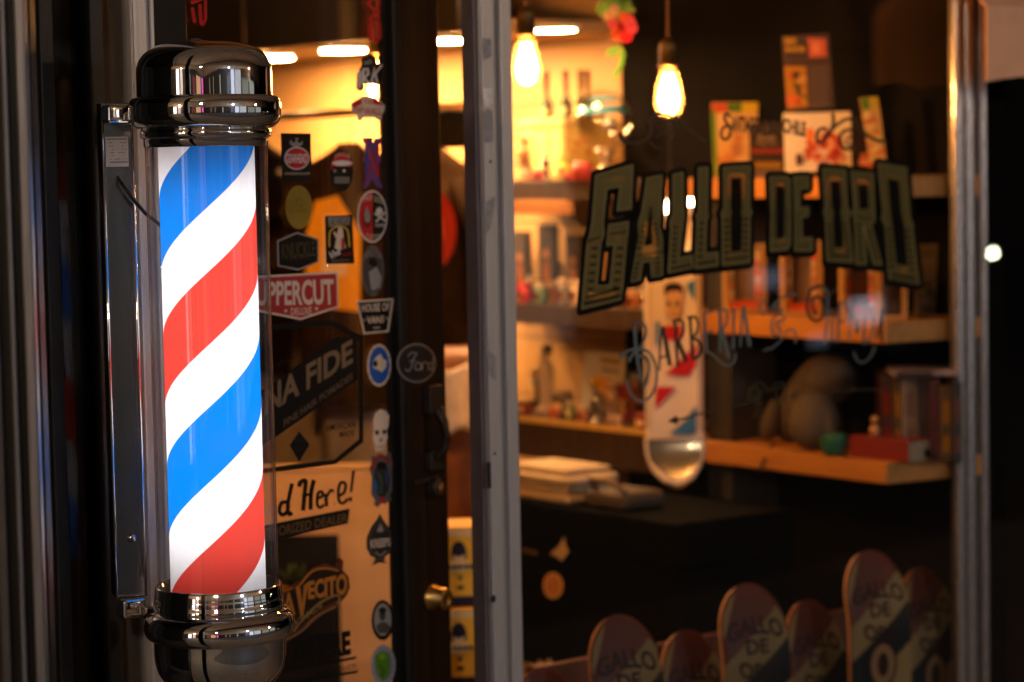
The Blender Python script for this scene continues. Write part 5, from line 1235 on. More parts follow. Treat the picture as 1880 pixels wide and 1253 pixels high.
# blister pack hung above the magazine
c = splane(.02).hit(1480, 140); pl = facing(c); Pq = [pl.hit(*a) for a in ((1444, 207), (1532, 198), (1522, 62), (1435, 66))]
loc = (Pq[0]+Pq[1])/2; r = thing('blister_pack', 'carded toy in clear plastic standing above the white magazine', 'toy pack', loc, 0)
mb = MB(); mb.prism([p-loc for p in Pq], FH*.003, vin(70, 55, 48)); mb.build('card', r)
d = Decal(pl, .0008, .0006)
d.poly([(1439, 66), (1518, 66), (1521, 106), (1441, 108)], vin(62, 45, 40), 1); d.poly([(1482, 70), (1516, 72), (1518, 104), (1486, 106)], vin(175, 85, 65), 2); d.ell(1498, 88, 9, 11, vin(195, 120, 80), 3); d.text('BAD', q(1441, 69, 1462, 82), vin(190, 145, 30), 2, .03); d.text('MONSTER', q(1442, 86, 1478, 96), vin(190, 145, 30), 2, .03)
d.poly([(1440, 122), (1480, 122), (1484, 196), (1446, 200)], vin(185, 130, 40), 1); d.poly([(1484, 120), (1520, 118), (1522, 196), (1488, 198)], vin(95, 80, 78), 1); blotches(d, [(1446, 194), (1484, 194), (1480, 130), (1442, 130)], [vin(205, 160, 80), vin(120, 110, 30), vin(190, 80, 30), vin(60, 50, 50)], 16, (3, 7), 2); d.ell(1453, 184, 10, 12, vin(210, 110, 50), 6)
d.build('print', parent=r)
mb = MB(); pb = [pl.hit(*a) for a in ((1449, 200), (1526, 194), (1520, 112), (1441, 116))]; mb.prism([p-loc-FH*.002 for p in pb], -FH*.022, glass((.97, .96, .94), 1.5, .02)); mb.build('blister', r, bevel=.004)
# framed cases on the middle shelf
FG = 'wooden framed cases on the middle shelf'
def case(label, xl, xr, yt, yb, candy):
    c = splane(.05).hit((xl+xr)/2, yb); pl = facing(c); k = kpx(c); w = (xr-xl)*k; h = (yb-yt)*k
    r = thing('framed_case', label, 'display case', (c.x, c.y, zT2+.0005), PHI-math.pi/2, FG); bw = 9*k
    for nm, lo, hi in (('frame_side', (-w/2, 0, 0), (-w/2+bw, .045, h)), ('frame_side', (w/2-bw, 0, 0), (w/2, .045, h)), ('frame_top', (-w/2+bw+.0003, 0, h-bw), (w/2-bw-.0003, .045, h)), ('frame_bottom', (-w/2+bw+.0003, 0, 0), (w/2-bw-.0003, .045, bw))):
        mb = MB(); mb.box2(lo, hi, wood((.5, .28, .09), .75, (20, 20, 3), .5)); mb.build(nm, r, bevel=.0015)
    mb = MB(); mb.box2((-w/2+bw*.5, .035, bw*.5), (w/2-bw*.5, .043, h-bw*.5), mat((.16, .115, .09), .6, 0, .2, 12)); mb.build('back_panel', r)
    if candy:
        rr = random.Random(int(xl))
        for sx_ in (-1, 1):
            mb = MB(); z = bw+.002; x = sx_*(w/2-bw-6*k)
            while z < h-bw-.012:
                dz = rr.uniform(.007, .013); mb.box2((x-4*k, .012, z), (x+4*k, .030, z+dz-.0008), rr.choice([vin(225, 130, 85), vin(225, 205, 180), vin(215, 100, 55), vin(205, 190, 175), vin(170, 150, 145)])); z += dz
            mb.build('card_strip', r)
        mb = MB(); mb.box2((-w/2+bw+.003, .006, bw+.0005), (w/2-bw-.003, .03, bw+.016), vin(200, 85, 50)); mb.build('red_strip', r)
case('framed case with striped strips, at the left of the case row', 1330, 1408, 440, 566, True)
case('framed case with striped strips, second along, under the gilt word DE', 1436, 1512, 436, 574, True)
case('framed case with striped strips, between the second case and the empty frame', 1545, 1618, 440, 583, True)
case('empty plain wooden frame at the right of the case row', 1613, 1667, 470, 590, False)
r_ = [(1678, 582), (1716, 580), (1722, 448), (1684, 450)]
panel('dim_magazine', 'dim olive magazine standing right of the empty wooden frame', 'magazine', 1690, .17, r_, .004, vin(88, 72, 42), lambda d: (d.text('NEWS', q(1690, 460, 1716, 472), vin(60, 50, 30), 1, .02), blotches(d, [(1684, 578), (1714, 578), (1714, 500), (1690, 500)], [vin(70, 60, 40), vin(95, 80, 75), vin(60, 50, 40)], 12, (4, 8), 1)))
# lower orange shelf
SAC = mat((.085, .066, .046), .85, 0, .2, 10, bump=.4)
r, k = item('boxing_glove', 'pair of round greyish brown boxing gloves resting on the lower orange shelf', 'gloves', 1500, 838, .13, zT3)
def glove(mb, cx, cy, cz, rx, rz_, tilt):
    mb.lathe([(rx*math.sin(math.pi*i/14)*(1+.10*math.sin(2*math.pi*i/14)), -rz_*math.cos(math.pi*i/14)) for i in range(15)], SAC, (cx, cy, cz), 28, Vector((math.sin(tilt), 0, math.cos(tilt))), 1, .8)
mb = MB(); glove(mb, -48*k, .02, 80*k, 46*k, 92*k, .5); mb.build('left_glove', r)
mb = MB(); glove(mb, 42*k, -.06, 56*k, 52*k, 58*k, -.1); mb.build('right_glove', r)
mb = MB(); glove(mb, 18*k, .03, 125*k, 58*k, 42*k, 1.2); mb.build('cuff', r)
mb = MB(); glove(mb, -78*k, -.05, 45*k, 20*k, 42*k, .3); glove(mb, 74*k, -.06, 55*k, 17*k, 36*k, -.3); mb.build('thumb', r)
mb = MB(); mb.tube([(-40*k, -.09, 10*k), (-30*k, -.13, -.02), (-32*k, -.15, -.05)], .004, mat((.12, .07, .03), .7), 6); mb.build('lace', r)
r, k = item('candle_lamp', 'small amber glass candle lamp left of the boxing gloves', 'candle lamp', 1367, 815, .12, zT3)
mb = MB(); mb.lathe([(10*k, 0), (13*k, 10*k), (12*k, 60*k), (9*k, 72*k)], mat((.22, .12, .04), .15), n=20); mb.build('glass', r)
mb = MB(); mb.cyl((0, 0, 0), 14*k, 6*k, OLDBRASS, 20); mb.build('base', r)
r, k = item('dark_speaker', 'black rounded box beside the amber candle lamp', 'box', 1398, 820, .15, zT3)
mb = MB(); mb.box2((-16*k, -.02, 0), (16*k, .03, 70*k), mat((.012, .012, .013), .5)); mb.build('body', r, bevel=.006, seg=3)
mb = MB(); mb.lathe([(8*k, 0), (8*k, .002), (0, .003)], IRON, (0, -.0205, 40*k), 18, Vector((0, -1, 0))); mb.build('grille', r)
r, k = item('small_statue', 'small pale golden statue standing in front of the disc cases', 'statue', 1607, 832, .08, zT3)
mb = MB(); mg = mat((.42, .25, .12), .4, .2); mb.lathe(rnd([(0, 0), (11*k, 0), (11*k, 5*k), (8*k, 8*k), (7*k, 26*k), (11*k, 44*k), (9*k, 54*k), (4*k, 58*k)], 3), mg, n=18); mb.build('body', r)
mb = MB(); mb.ball((0, 0, 66*k), 8*k, mg, 14); mb.build('head', r)
r, k = item('green_bowl', 'dark green glass bowl at the front of the lower orange shelf', 'bowl', 1531, 845, .02, zT3)
mb = MB(); mb.lathe(rnd([(0, 0), (14*k, 0), (23*k, 10*k), (26*k, 28*k), (24*k, 38*k), (22*k, 38*k), (23*k, 27*k), (18*k, 10*k), (0, 6*k)], 3), mat((.02, .12, .07), .15, 0, .3, 20), n=30); mb.build('bowl', r)
mb = MB(); mb.ball((-4*k, 0, 30*k), 9*k, mat((.03, .16, .08), .3), 12); mb.ball((8*k, 4*k, 30*k), 8*k, mat((.02, .1, .06), .3), 12); mb.build('sweets', r)
# flat box
h0 = sloc(1560, 845, .03); h1 = sloc(1668, 852, .03); k = kpx(sw_(h1.x, .03, zT3))
r = thing('flat_carton', 'flat dark red carton with a cream end, on the lower orange shelf', 'carton', sw_((h0.x+h1.x)/2, .03, zT3+.0005), SR)
hx = (h1.x-h0.x)/2; mb = MB(); mb.box2((-hx, 0, 0), (hx, .11, 40*k), mat((.20, .02, .022), .5)); mb.build('box', r, bevel=.002)
mb = MB(); X = hx+.0006
mb.face([(X, .002, .002), (X, .108, .002), (X, .108, 38*k), (X, .002, 38*k)], mat((.45, .34, .22), .5)); mb.face([(X+.0005, .05, .006), (X+.0005, .10, .006), (X+.0005, .10, 18*k), (X+.0005, .05, 22*k)], KK); mb.build('end_label', r)
# disc cases
DG = 'disc cases standing on the lower orange shelf'
xs = 1618
for i, (w, c, lb, hh_) in enumerate(((22, (.05, .018, .012), 'dark red disc case, first of the row by the small statue', 150), (16, (.08, .06, .02), 'black disc case with an ochre spine', 146), (30, (.20, .17, .17), 'pale grey disc case in the middle of the row', 152), (18, (.02, .018, .025), 'black disc case right of the pale grey one', 150), (20, (.06, .02, .03), 'dark purple disc case near the window post', 150), (22, (.07, .045, .015), 'brown disc case with a yellow spine near the window post', 140), (18, (.02, .02, .02), 'black disc case at the post end of the row', 150))):
    c_ = splane(.10).hit(xs+w/2, 838); k = kpx(c_)
    r = thing('disc_case', lb, 'disc case', (c_.x, c_.y, zT3+.0005), PHI-math.pi/2-.05, DG); w_ = (w-1.2)*k; h_ = hh_*k
    mb = MB(); mb.box2((-w_/2, 0, 0), (w_/2, .12, h_), mat(c, .35, 0, .25, 25)); mb.build('case', r, bevel=.002)
    mb = MB()
    cc = [vin(120, 35, 25), vin(150, 110, 30), vin(110, 100, 105), vin(70, 60, 75), vin(90, 50, 80), vin(140, 100, 25), vin(90, 60, 60)][i]
    mb.face([(-w_*.3, -.0006, h_*.12), (w_*.3, -.0006, h_*.12), (w_*.3, -.0006, h_*.35), (-w_*.3, -.0006, h_*.35)], cc); mb.face([(-w_*.3, -.0006, h_*.5), (w_*.3, -.0006, h_*.5), (w_*.3, -.0006, h_*.8), (-w_*.3, -.0006, h_*.8)], cc); mb.build('spine_print', r)
    xs += w+.5
c_ = splane(.10).hit(1640, 676); c2 = splane(.10).hit(1760, 686)
r = thing('lying_case', 'pale disc case lying across the top of the standing disc cases', 'disc case', ((c_.x+c2.x)/2, (c_.y+c2.y)/2, zT3+153*kpx(c_)), PHI-math.pi/2-.05)
w_ = 122*kpx(c_); mb = MB(); mb.box2((-w_/2, -.01, 0), (w_/2, .12, .014), mat((.24, .19, .20), .4)); mb.build('case', r, bevel=.002)
mb = MB(); mb.box2((-w_*.45, -.0115, .003), (w_*.1, -.0105, .011), vin(70, 58, 60)); mb.build('spine_print', r)

# ---------------------------------------------------------------- hanging skateboard
dp = sw_(sloc(1249, 700, -.04).x, -.06, 0); dpl = facing(dp); k = kpx(dp)
top, bot = dpl.hit(1244, 470), dpl.hit(1247, 812)
r = thing('hanging_skateboard', 'white skateboard deck with a portrait and red and blue stripes hanging nose up', 'skateboard', (dp.x, dp.y, bot.z), PHI-math.pi/2)
wd = 52*k; L1 = top.z-bot.z; T_ = .011
rows = []
prof = [(0, L1+100*k, .0), (0, L1, 0), (0, L1*.66, 0), (0, L1*.33, 0), (0, 0, 0)]
# centreline: straight then the tail kicks away from the street
cl = [(z, 0.0, wd) for z in [L1+60*k, L1, L1*.75, L1*.5, L1*.25, 14*k]]
for i in range(1, 13):
    s_ = i/12; ang = min(1, s_*2.2)*rad(26); z = 14*k-s_*96*k*math.cos(ang*.6); y = -.0-s_*s_*.050
    w = wd*1.06*math.sqrt(max(0, 1-max(0, (s_-.15)/.85)**2.2)); cl.append((z, y, max(w, wd*.06)))
v = []; f = []; nn = 8
def deck(m_face, m_side, name):
    mb = MB(); vf = []; ff = []
    for z, y, w in cl:
        for j in range(nn+1):
            x = -w+2*w*j/nn; vf.append((x, y+.013-abs(x/w)**3*.006, z))
    N = nn+1
    for i in range(len(cl)-1):
        for j in range(nn): ff.append((i*N+j, i*N+j+1, (i+1)*N+j+1, (i+1)*N+j))
    mb.mesh(vf, ff, m_face, True)
    o = mb.build(name, r); sd = o.modifiers.new('thick', 'SOLIDIFY'); sd.thickness = T_; sd.offset = -1
    return o
deck(mat((.82, .72, .62), .4, 0, .06, 10, coat=.2), None, 'deck')
mb = MB(); vf = []; ff = []
cl2 = [(z, y-.0005, w*.90) for z, y, w in cl[6:]]
for z, y, w in cl2:
    for j in range(nn+1):
        x = -w+2*w*j/nn; vf.append((x, y-abs(x/(w/.9))**3*.006*.8, z))
for i in range(len(cl2)-1):
    for j in range(nn): ff.append((i*9+j, i*9+j+1, (i+1)*9+j+1, (i+1)*9+j))
mb.mesh(vf, ff, mat((.42, .38, .32), .2, .9, .1, 5), True); mb.build('silver_tail', r)
d = Decal(dpl, .0068, .0007)
Zk = Zd
d.poly(Zk([(560, 60), (630, 0), (630, 190), (600, 150)]), vin(60, 120, 180)); d.poly(Zk([(315, 340), (350, 360), (340, 560), (315, 520)]), vin(70, 125, 185))
d.poly(Zk([(380, 380), (520, 380), (520, 480), (420, 500), (385, 460)]), vin(190, 35, 45)); d.poly(Zk([(480, 690), (640, 520), (640, 690), (580, 780), (390, 765)]), vin(190, 35, 45), 1); d.poly(Zk([(330, 862), (480, 868), (315, 1045), (318, 900)]), vin(190, 35, 45))
d.poly(Zk([(425, 1240), (560, 1120), (640, 1010), (640, 1225), (600, 1245)]), vin(70, 125, 185))
sk_ = vin(215, 175, 140); dk_ = vin(35, 25, 22)
d.poly(Zk([(395, 100), (530, 95), (535, 200), (520, 280), (470, 345), (420, 300), (390, 210)]), sk_, 1); d.poly(Zk([(380, 110), (385, 60), (440, 35), (510, 45), (540, 90), (535, 150), (520, 110), (460, 105), (400, 120), (392, 170)]), dk_, 2)
for cx, cy, a, b in ((418, 212, 18, 15), (490, 212, 18, 15)): d.ell(*Zk([(cx, cy)])[0], a/4.3, b/4.3, dk_, 3)
d.stroke(Zk([(400, 190), (435, 190)]), 2, dk_, 3, False); d.stroke(Zk([(475, 190), (510, 190)]), 2, dk_, 3, False); d.stroke(Zk([(455, 210), (448, 265), (470, 268)]), 1.4, vin(120, 85, 65), 3); d.stroke(Zk([(425, 300), (460, 308), (500, 295)]), 2, vin(110, 60, 50), 3); d.stroke(Zk([(395, 250), (420, 330), (470, 350), (515, 310), (530, 240)]), 1.6, vin(120, 85, 65), 3)
for x in (655, 690): d.stroke(Zk([(x, -40), (x+8, 1200)]), 1.6, vin(150, 105, 85), 1, False)
d.stroke(Zk([(275, -40), (262, 1180)]), 1.6, vin(150, 105, 85), 1, False)
d.build('deck_print', parent=r)
mb = MB(); mb.tube([(0, .005, L1+58*k), (0, .03, L1+100*k), (0, .0, 2.75-bot.z)], .0025, BLACK, 6); mb.build('hanging_cord', r)

# ---------------------------------------------------------------- row of skateboard decks in the window
DKR = mat((.085, .018, .010), .5, 0, .25, 12, coat=.1, spec=.25); DKC = vin(122, 104, 68); DKN = vin(18, 26, 28); PLYE = mat((.42, .22, .10), .5)
KG = 'skateboard decks racked in the window'
def hash_(n): return int(n*7919) % 101
def deckthing(label, pxc, pyt, dep, w, lean=.10):
    pt = at(pxc, pyt, dep); hT = pt.z
    Hh = .80
    r = thing('skateboard_deck', label, 'skateboard', (pt.x, pt.y, hT-Hh), rad(-18+(hash_(pxc) % 9)-4), KG)
    def outl(k=1.0):
        o = []
        for i in range(13):
            t = math.pi*i/12; o.append((w/2*k*math.cos(t), Hh-w*.62+w*.62*k*math.sin(t)))
        for i in range(13):
            t = math.pi+math.pi*i/12; o.append((w/2*k*math.cos(t), w*.62+w*.62*k*math.sin(t)))
        return o
    def cv(x, z):           # nose and tail kick towards the street, sides cupped
        e = max(0, z-(Hh-.17), .17-z)/.17
        return .045*e**1.7 + .003*abs(2*x/w)**3
    # grid so that it curves
    mb = MB(); n1, n2 = 44, 10; v = []; f = []
    for i in range(n1+1):
        z = Hh*(1-math.cos(math.pi*i/n1))/2
        a = w*.62
        if z > Hh-a: hw = w/2*math.sqrt(max(0, 1-((z-(Hh-a))/a)**2))
        elif z < a: hw = w/2*math.sqrt(max(0, 1-((a-z)/a)**2))
        else: hw = w/2
        hw = max(hw, .002)
        for j in range(n2+1):
            x = -hw+2*hw*j/n2; v.append((x, cv(x, z), z))
    for i in range(n1):
        for j in range(n2): f.append((i*(n2+1)+j, i*(n2+1)+j+1, (i+1)*(n2+1)+j+1, (i+1)*(n2+1)+j))
    mb.mesh(v, f, DKR, True); mb.mats.append(PLYE); o = mb.build('deck', r)
    sd = o.modifiers.new('thick', 'SOLIDIFY'); sd.thickness = .011; sd.offset = 1; sd.material_offset_rim = 1; sd.use_quality_normals = True
    # printed bands follow the curve
    mb = MB()
    def band(poly, m, off, nx=14, nz=26):
        """clip grid cells by polygon test"""
        def inside(x, z):
            c = False; j = len(poly)-1
            for i in range(len(poly)):
                xi, zi = poly[i]; xj, zj = poly[j]
                if (zi > z) != (zj > z) and x < (xj-xi)*(z-zi)/(zj-zi)+xi: c = not c
                j = i
            if not c: return False
            a = w*.62
            if z > Hh-a and (x/(w/2*.97))**2+((z-(Hh-a))/(a*.97))**2 > 1: return False
            return abs(x) < w/2*.97
        x0_ = min(p[0] for p in poly); x1_ = max(p[0] for p in poly); z0_ = min(p[1] for p in poly); z1_ = max(p[1] for p in poly)
        for i in range(nx):
            for j in range(nz):
                xa, xb = x0_+(x1_-x0_)*i/nx, x0_+(x1_-x0_)*(i+1)/nx; za, zb_ = z0_+(z1_-z0_)*j/nz, z0_+(z1_-z0_)*(j+1)/nz
                if inside((xa+xb)/2, (za+zb_)/2): mb.face([(x, cv(x, z)-off, z) for x, z in ((xa, za), (xb, za), (xb, zb_), (xa, zb_))], m)
    H = Hh
    band([(-w/2, H-.150), (w/2, H-.030), (w/2, H-.105), (-w/2, H-.225)], DKC, .0126, 30, 70)
    band([(-w/2, H-.225), (w/2, H-.105), (w/2, H-.19), (-w/2, H-.31)], DKN, .0126, 30, 70)
    band([(-w/2, H-.31), (w/2, H-.19), (w/2, H-.29), (-w/2, H-.41)], DKC, .0126, 30, 70)
    band([(-w/2, H-.41), (w/2, H-.29), (w/2, H-.42), (-w/2, H-.54)], DKN, .0126, 24, 60)
    band([(-w/2, H-.105), (-w*.16, H), (-w*.36, H), (-w/2, H-.05)], DKC, .0126, 20, 40)
    mb.build('stripe_print', r)
    mb = MB(); ink = vin(38, 22, 18)
    def wtext(s, cx, cz, tw_, th_, arc=0):
        vv, ff = text_mesh(s, .03); o_ = []
        for x, y in vv:
            X = cx+(x-.5)*tw_; Z = cz+(y-.5)*th_ + arc*(1-4*(x-.5)**2); o_.append((X, cv(X, Z)-.0136, Z))
        mb.mesh(o_, ff, ink)
    wtext('GALLO', 0, H-.092, w*.84, .036, .016); wtext('DE', .0, H-.118, w*.34, .030); wtext('ORO', 0, H-.158, w*.60, .034, -.010)
    E_ = lambda kx, kz, o_, m_: mb.face([(w*kx*math.cos(t), cv(0, H-.235)-o_, H-.235+kz*math.sin(t)) for t in [i*math.pi/14 for i in range(28)]], m_)
    E_(.24, .052, .0137, ink); E_(.20, .044, .0144, vin(120, 95, 66)); E_(.09, .026, .015, ink)
    mb.build('lettering', r)
    return r
deckthing('big red skateboard deck nearest the trunk, the first tall one of the row', 1150, 1138, 4.62, .156)
deckthing('smaller skateboard deck just right of the first tall deck', 1275, 1166, 4.92, .148)
deckthing('big skateboard deck in the middle of the row with a pale nose', 1386, 1080, 4.88, .156)
deckthing('smaller skateboard deck right of the middle tall deck', 1499, 1110, 5.18, .148)
deckthing('tallest looking skateboard deck, third of the big ones', 1612, 1018, 5.14, .156)
deckthing('smaller dim skateboard deck next to the window post', 1708, 1048, 5.45, .148)
deckthing('skateboard deck of which only the brown nose tip shows beside the jamb', 1008, 1236, 4.66, .148)
# rack rail behind them
pa_, pb_ = at(985, 1262, 4.78), at(1745, 1052, 5.56)
r = thing('deck_rack', 'reddish wooden rack rail behind the row of skateboard decks', 'rack', ((pa_.x+pb_.x)/2, (pa_.y+pb_.y)/2, 0), math.atan2(pb_.y-pa_.y, pb_.x-pa_.x))
hl = (pb_-pa_).xy.length/2; zc = (pa_.z+pb_.z)/2
RW = mat((.10, .026, .010), .5, 0, .2, 10)
mb = MB(); mb.box2((-hl, 0, zc-.10), (hl, .018, zc), RW); mb.build('rail', r, bevel=.004)
for x in (-hl+.02, 0, hl-.06):
    mb = MB(); mb.box2((x, .0185, .001), (x+.04, .05, zc-.004), RW); mb.build('upright', r, bevel=.003)

# ---------------------------------------------------------------- hanging flowers at the top
hp = at(1136, 48, 5.3); r = thing('hanging_flowers', 'red and pink artificial flowers with green leaves hanging from above', 'flowers', hp, PHI-math.pi/2); k = 5.3/FPX; rn = random.Random(9)
def leaf(mb, b_, dv_, l, w, m):
    s_ = dv_.cross(Vector((0, 1, .2))).normalized()*w; mid = b_+dv_*l*.5
    mb.face([b_, mid+s_, b_+dv_*l], m, True); mb.face([b_, b_+dv_*l, mid-s_], m, True)
GL = mat((.06, .22, .015), .6, 0, .25, 25); GL2 = mat((.10, .16, .03), .6, 0, .25, 25)
mb = MB()
for i in range(60):
    a = rn.uniform(0, 6.28); leaf(mb, Vector((rn.uniform(-24, 14)*k, rn.uniform(-.02, .02), rn.uniform(20, 60)*k)), Vector((math.cos(a), rn.uniform(-.5, .5), math.sin(a)*.8)).normalized(), 22*k, 6*k, GL if i % 3 else GL2)
for a, b_, l in ((-2.6, (-2, 0, -38), 30), (-2.2, (2, 0, -34), 30), (-1.9, (4, 0, -62), 40), (-1.6, (6, 0, -36), 36), (-2.0, (2, 0, -70), 34), (-1.75, (6, 0, -52), 32)):
    leaf(mb, Vector(b_)*k, Vector((math.cos(a), 0, math.sin(a))), l*k, 6*k, GL)
mb.build('leaves', r)
FR, FP, FO, FC = mat((.34, .015, .03), .8, spec=.1), mat((.38, .05, .10), .8, spec=.1), mat((.42, .08, .04), .8, spec=.1), mat((.34, .22, .15), .8, spec=.1)
for i, (cx, cz, R_, m) in enumerate(((2, -6, 17, FR), (17, 8, 15, FP), (-5, -16, 13, FO), (12, -20, 14, FR), (-20, 16, 12, FC), (-9, 27, 11, FC), (21, -7, 12, FP), (6, 12, 11, FO), (-14, 2, 10, FP))):
    mb = MB()
    for l in range(3):
        for j in range(8):
            t = j*.785+l*.4; e = l*.45; dv_ = Vector((math.cos(t)*math.cos(e), -math.sin(e)-.1, math.sin(t)*math.cos(e))); b_ = Vector((cx*k, -.01*i, cz*k)); s_ = Vector((-math.sin(t), 0, math.cos(t)))*R_*k*.36; rr = R_*k*(1-.22*l)
            mb.face([b_, b_+dv_*rr*.6+s_, b_+dv_*rr, b_+dv_*rr*.6-s_], m)
    mb.build('flower', r)
mb = MB(); mb.tube([(0, 0, 0), (-.005, 0, .1), (0, 0, 2.75-hp.z)], .002, IRON, 6); mb.build('wire', r)
# ---------------------------------------------------------------- right of the window: awning and a distant lamp
ap = at(1812, 150, 5.15); r = thing('awning', 'cream fabric awning at the top right, beyond the window post', 'awning', (ap.x, ap.y, ap.z), rad(-14))
CN = mat((.78, .44, .26), .85, 0, .08, 12)
mb = MB(); v = []; f = []
for i in range(41):
    x = .0+1.2*i/40; sc_ = .012*abs(math.sin(i*math.pi/10))
    v += [(x, -.0, -.0+sc_), (x, -.0, .16), (x, .17, .30)]
for i in range(40):
    for j in range(2): f.append((i*3+j, (i+1)*3+j, (i+1)*3+j+1, i*3+j+1))
mb.mesh(v, f, CN); o = mb.build('valance', r); sd = o.modifiers.new('thick', 'SOLIDIFY'); sd.thickness = .004
mb = MB(); mb.tube([(0, .165, .30), (1.2, .165, .30)], .012, IRON, 8); mb.build('roller', r)
rh = ray(1824, 465); hp_ = WIN.hit(1824, 465); md = Vector((rh.x, -rh.y, rh.z)).normalized(); lp = hp_ + md*7.5
r = thing('bollard_lamp', 'low street lamp mirrored as a pale dot right of the window post', 'lamp', (lp.x, lp.y, -.16), 0)
mb = MB(); mb.ball((0, 0, lp.z+.16), .017, emit((.9, 1, .6), 260), 18); mb.build('globe', r)
mb = MB(); mb.lathe([(0, 0), (.07, 0), (.06, .05), (.04, .08), (.035, lp.z+.10), (.05, lp.z+.115), (0, lp.z+.118)], IRON, n=20); mb.build('post', r)
mb = MB(); mb.box2((XL-4, YW-3.4, 4.2), (XL+12, YW-.02, 4.3), mat((.62, .50, .40), .8, 0, .12, 4)); mb.box2((XL-4, YW-3.46, 4.05), (XL+12, YW-3.401, 4.4), mat((.2, .16, .13), .8)); struct('added_canopy', mb)  # unseen overhang added to give the chrome dome a brown reflection
lx = max(x3+.002, 0)
mb = MB(); mb.box2((XL+9.1, YW+.02, 0), (XL+9.2, YW+8, 2.75), mat((.02, .018, .016), .8)); struct('neighbour_side_wall', mb)

# ---------------------------------------------------------------- the street behind the camera, seen only in reflections
fy, fxw = -9.0, -8.0
WALLC = mat((.40, .33, .26), .8, 0, .2, 2); DARKC = mat((.03, .028, .027), .7, 0, .3, 3)
ff_ = thing('street_facade', 'building across the street with lit shop windows under a pale upper wall', 'building', (4, fy, -.16), math.pi)
mb = MB(); mb.box2((-24, .02, 3.2), (12, .5, 10), WALLC); mb.build('upper_wall', ff_)
mb = MB(); mb.box2((-24, .1, 0), (12, .5, 3.2), DARKC); mb.build('ground_floor', ff_)
fw_ = thing('corner_building', 'building closing the street to the left with lit shop windows', 'building', (fxw, -3, -.16), math.pi/2)
mb = MB(); mb.box2((-6, .02, 3.2), (9, .5, 10), WALLC); mb.build('upper_wall', fw_)
mb = MB(); mb.box2((-6, .1, 0), (9, .5, 3.2), DARKC); mb.build('ground_floor', fw_)
P0 = Vector((PA.x, PA.y)); H0 = math.atan2(-PA.y, -PA.x)
def strike(s):
    h = H0 + 2*math.asin(s); dx, dy = math.cos(h), math.sin(h)
    best = None
    if dy < -1e-3:
        t = (fy-P0.y)/dy; best = (t, 'f')
    if dx < -1e-3:
        t = (fxw-P0.x)/dx
        if best is None or t < best[0]: best = (t, 'w')
    return best[1], P0.x+dx*best[0], P0.y+dy*best[0]
def lit(s0, s1, z0, z1, col, e):
    w_, xa, ya = strike(s0); w2, xb, yb = strike(s1)
    if w_ != w2: return
    if w_ == 'f': par, u0, u1 = ff_, 4-xa, 4-xb
    else: par, u0, u1 = fw_, ya+3, yb+3
    lo, hi = min(u0, u1), max(u0, u1)
    mb = MB(); mb.box2((lo-.05, .01, z0-.05), (hi+.05, .099, z1+.05), BLACK); fr = mb.build('window', par)
    mb = MB(); mb.box2((lo, .004, z0), (hi, .0095, z1), emit(col, e)); mb.build('pane', fr)
for a_ in ((-.405, -.365, .3, 3.1, (1, .97, .98), 2.2), (-.345, -.315, .3, 3.1, (1, .8, .72), 1.2), (-.27, -.20, .3, 3.0, (.62, .66, .62), .5), (-.17, -.125, .3, 3.0, (.5, .14, .12), .3),
           (-.115, -.055, .3, 3.1, (.95, .52, .3), .7), (-.045, -.02, .3, 3.1, (1, .16, .62), .9), (-.01, .03, .3, 3.0, (.9, .5, .25), .45), (.07, .085, .3, 3.0, (.8, .7, .5), .2), (.125, .135, .3, 3.0, (.8, .7, .5), .25), (.22, .235, .3, 3.0, (.9, .85, .7), .35),
           (.33, .38, .4, 2.9, (.55, .6, .8), .25), (.385, .435, .3, 3.1, (.72, .76, .95), 1.1), (.445, .53, .3, 3.1, (.72, .75, .82), .7), (.55, .64, .3, 2.9, (.6, .64, .56), .35), (.65, .72, .3, 3.0, (.62, .66, .58), .5)): lit(*a_)
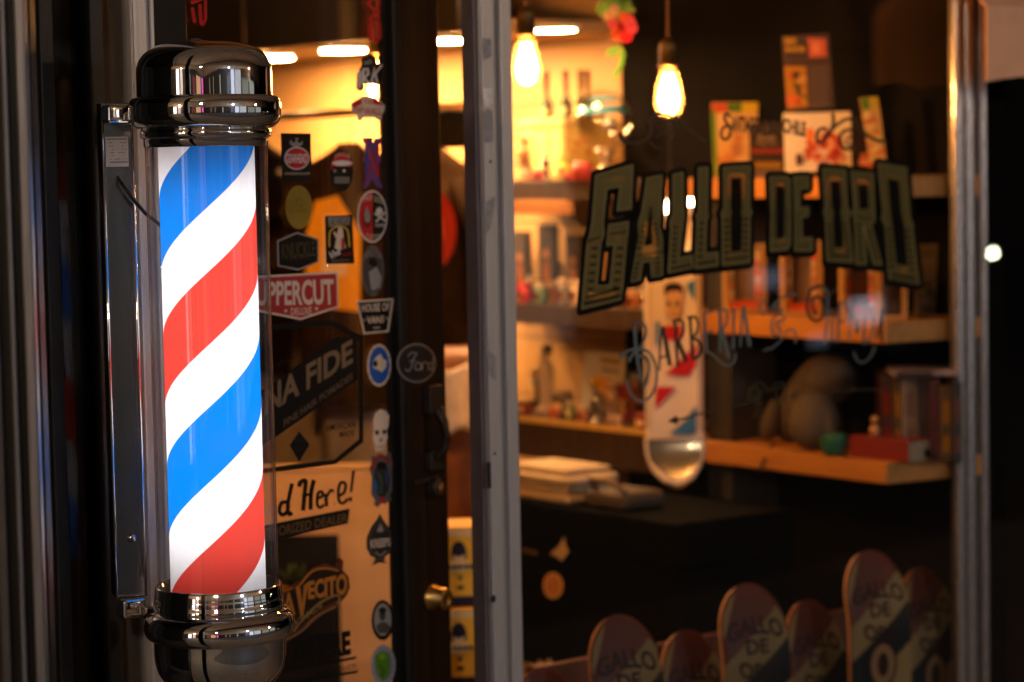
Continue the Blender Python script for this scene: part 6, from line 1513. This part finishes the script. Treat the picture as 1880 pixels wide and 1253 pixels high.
def mirrored(px, py, wm, z0, z1, col, e):       # a lit sign across the road that the shop window mirrors
    rr = ray(px, py); h = WIN.hit(px, py); t = (fy-h.y)/(-rr.y); xx = h.x+rr.x*t; zc = h.z+rr.z*t
    u = 4-xx
    mb = MB(); mb.box2((u-wm/2-.04, -.12, zc+.16+z0-.04), (u+wm/2+.04, .0, zc+.16+z1+.04), BLACK); fr = mb.build('light_box', ff_)
    mb = MB(); mb.box2((u-wm/2, -.124, zc+.16+z0), (u+wm/2, -.1205, zc+.16+z1), emit(col, e)); mb.build('panel', fr)
mirrored(1573, 572, .55, -.12, .14, (.8, .86, 1), 3.2); mirrored(1392, 512, .5, -.1, .1, (.7, .75, 1), 1.1); mirrored(1486, 655, .34, -.12, .25, (.7, .78, 1), .9)
def street_lamp(x, y, h, col, e, label):
    r = thing('street_lamp', label, 'street lamp', (x, y, -.16), 0, 'street lamps across the road')
    mb = MB(); mb.tube([(0, 0, 0), (0, 0, h)], [.06, .04], IRON, 12); mb.build('post', r)
    mb = MB(); mb.ball((0, 0, h+.17), .17, emit(col, e), 20); mb.build('globe', r)
    mb = MB(); mb.lathe([(0, h+.36), (.12, h+.33), (.15, h+.30), (.0, h+.31)], IRON, n=20); mb.build('cap', r)
street_lamp(-6.2, 1.0, 3.0, (1, .62, .33), 260, 'street lamp with an amber globe to the left across the road')
street_lamp(2.6, -6.4, 3.3, (.80, .86, 1), 300, 'street lamp with a cold white globe across the road')
street_lamp(-2.6, -2.1, 3.4, (1, .74, .50), 250, 'street lamp with an amber globe near the middle of the street')
street_lamp(9.5, -5.6, 3.2, (1, .62, .36), 300, 'street lamp with an amber globe to the right across the road')

# ---------------------------------------------------------------- night sky
w = bpy.data.worlds.new('World'); SC.world = w; w.use_nodes = True
nt = w.node_tree; bg = nt.nodes['Background']
sk_ = nt.nodes.new('ShaderNodeTexSky'); sk_.sky_type = 'NISHITA'; sk_.sun_disc = False; sk_.sun_elevation = rad(-4); sk_.sun_rotation = rad(200)
nt.links.new(sk_.outputs[0], bg.inputs[0]); bg.inputs[1].default_value = .05

vs = SC.view_settings; vs.view_transform = 'Standard'; vs.look = 'None'; vs.gamma = 1; vs.exposure = 0
cy = SC.cycles
cy.use_denoising = True; cy.denoiser = 'OPENIMAGEDENOISE'
cy.max_bounces = 14; cy.diffuse_bounces = 4; cy.glossy_bounces = 6; cy.transmission_bounces = 8; cy.transparent_max_bounces = 40
cy.sample_clamp_indirect = 6; cy.caustics_reflective = False; cy.caustics_refractive = False
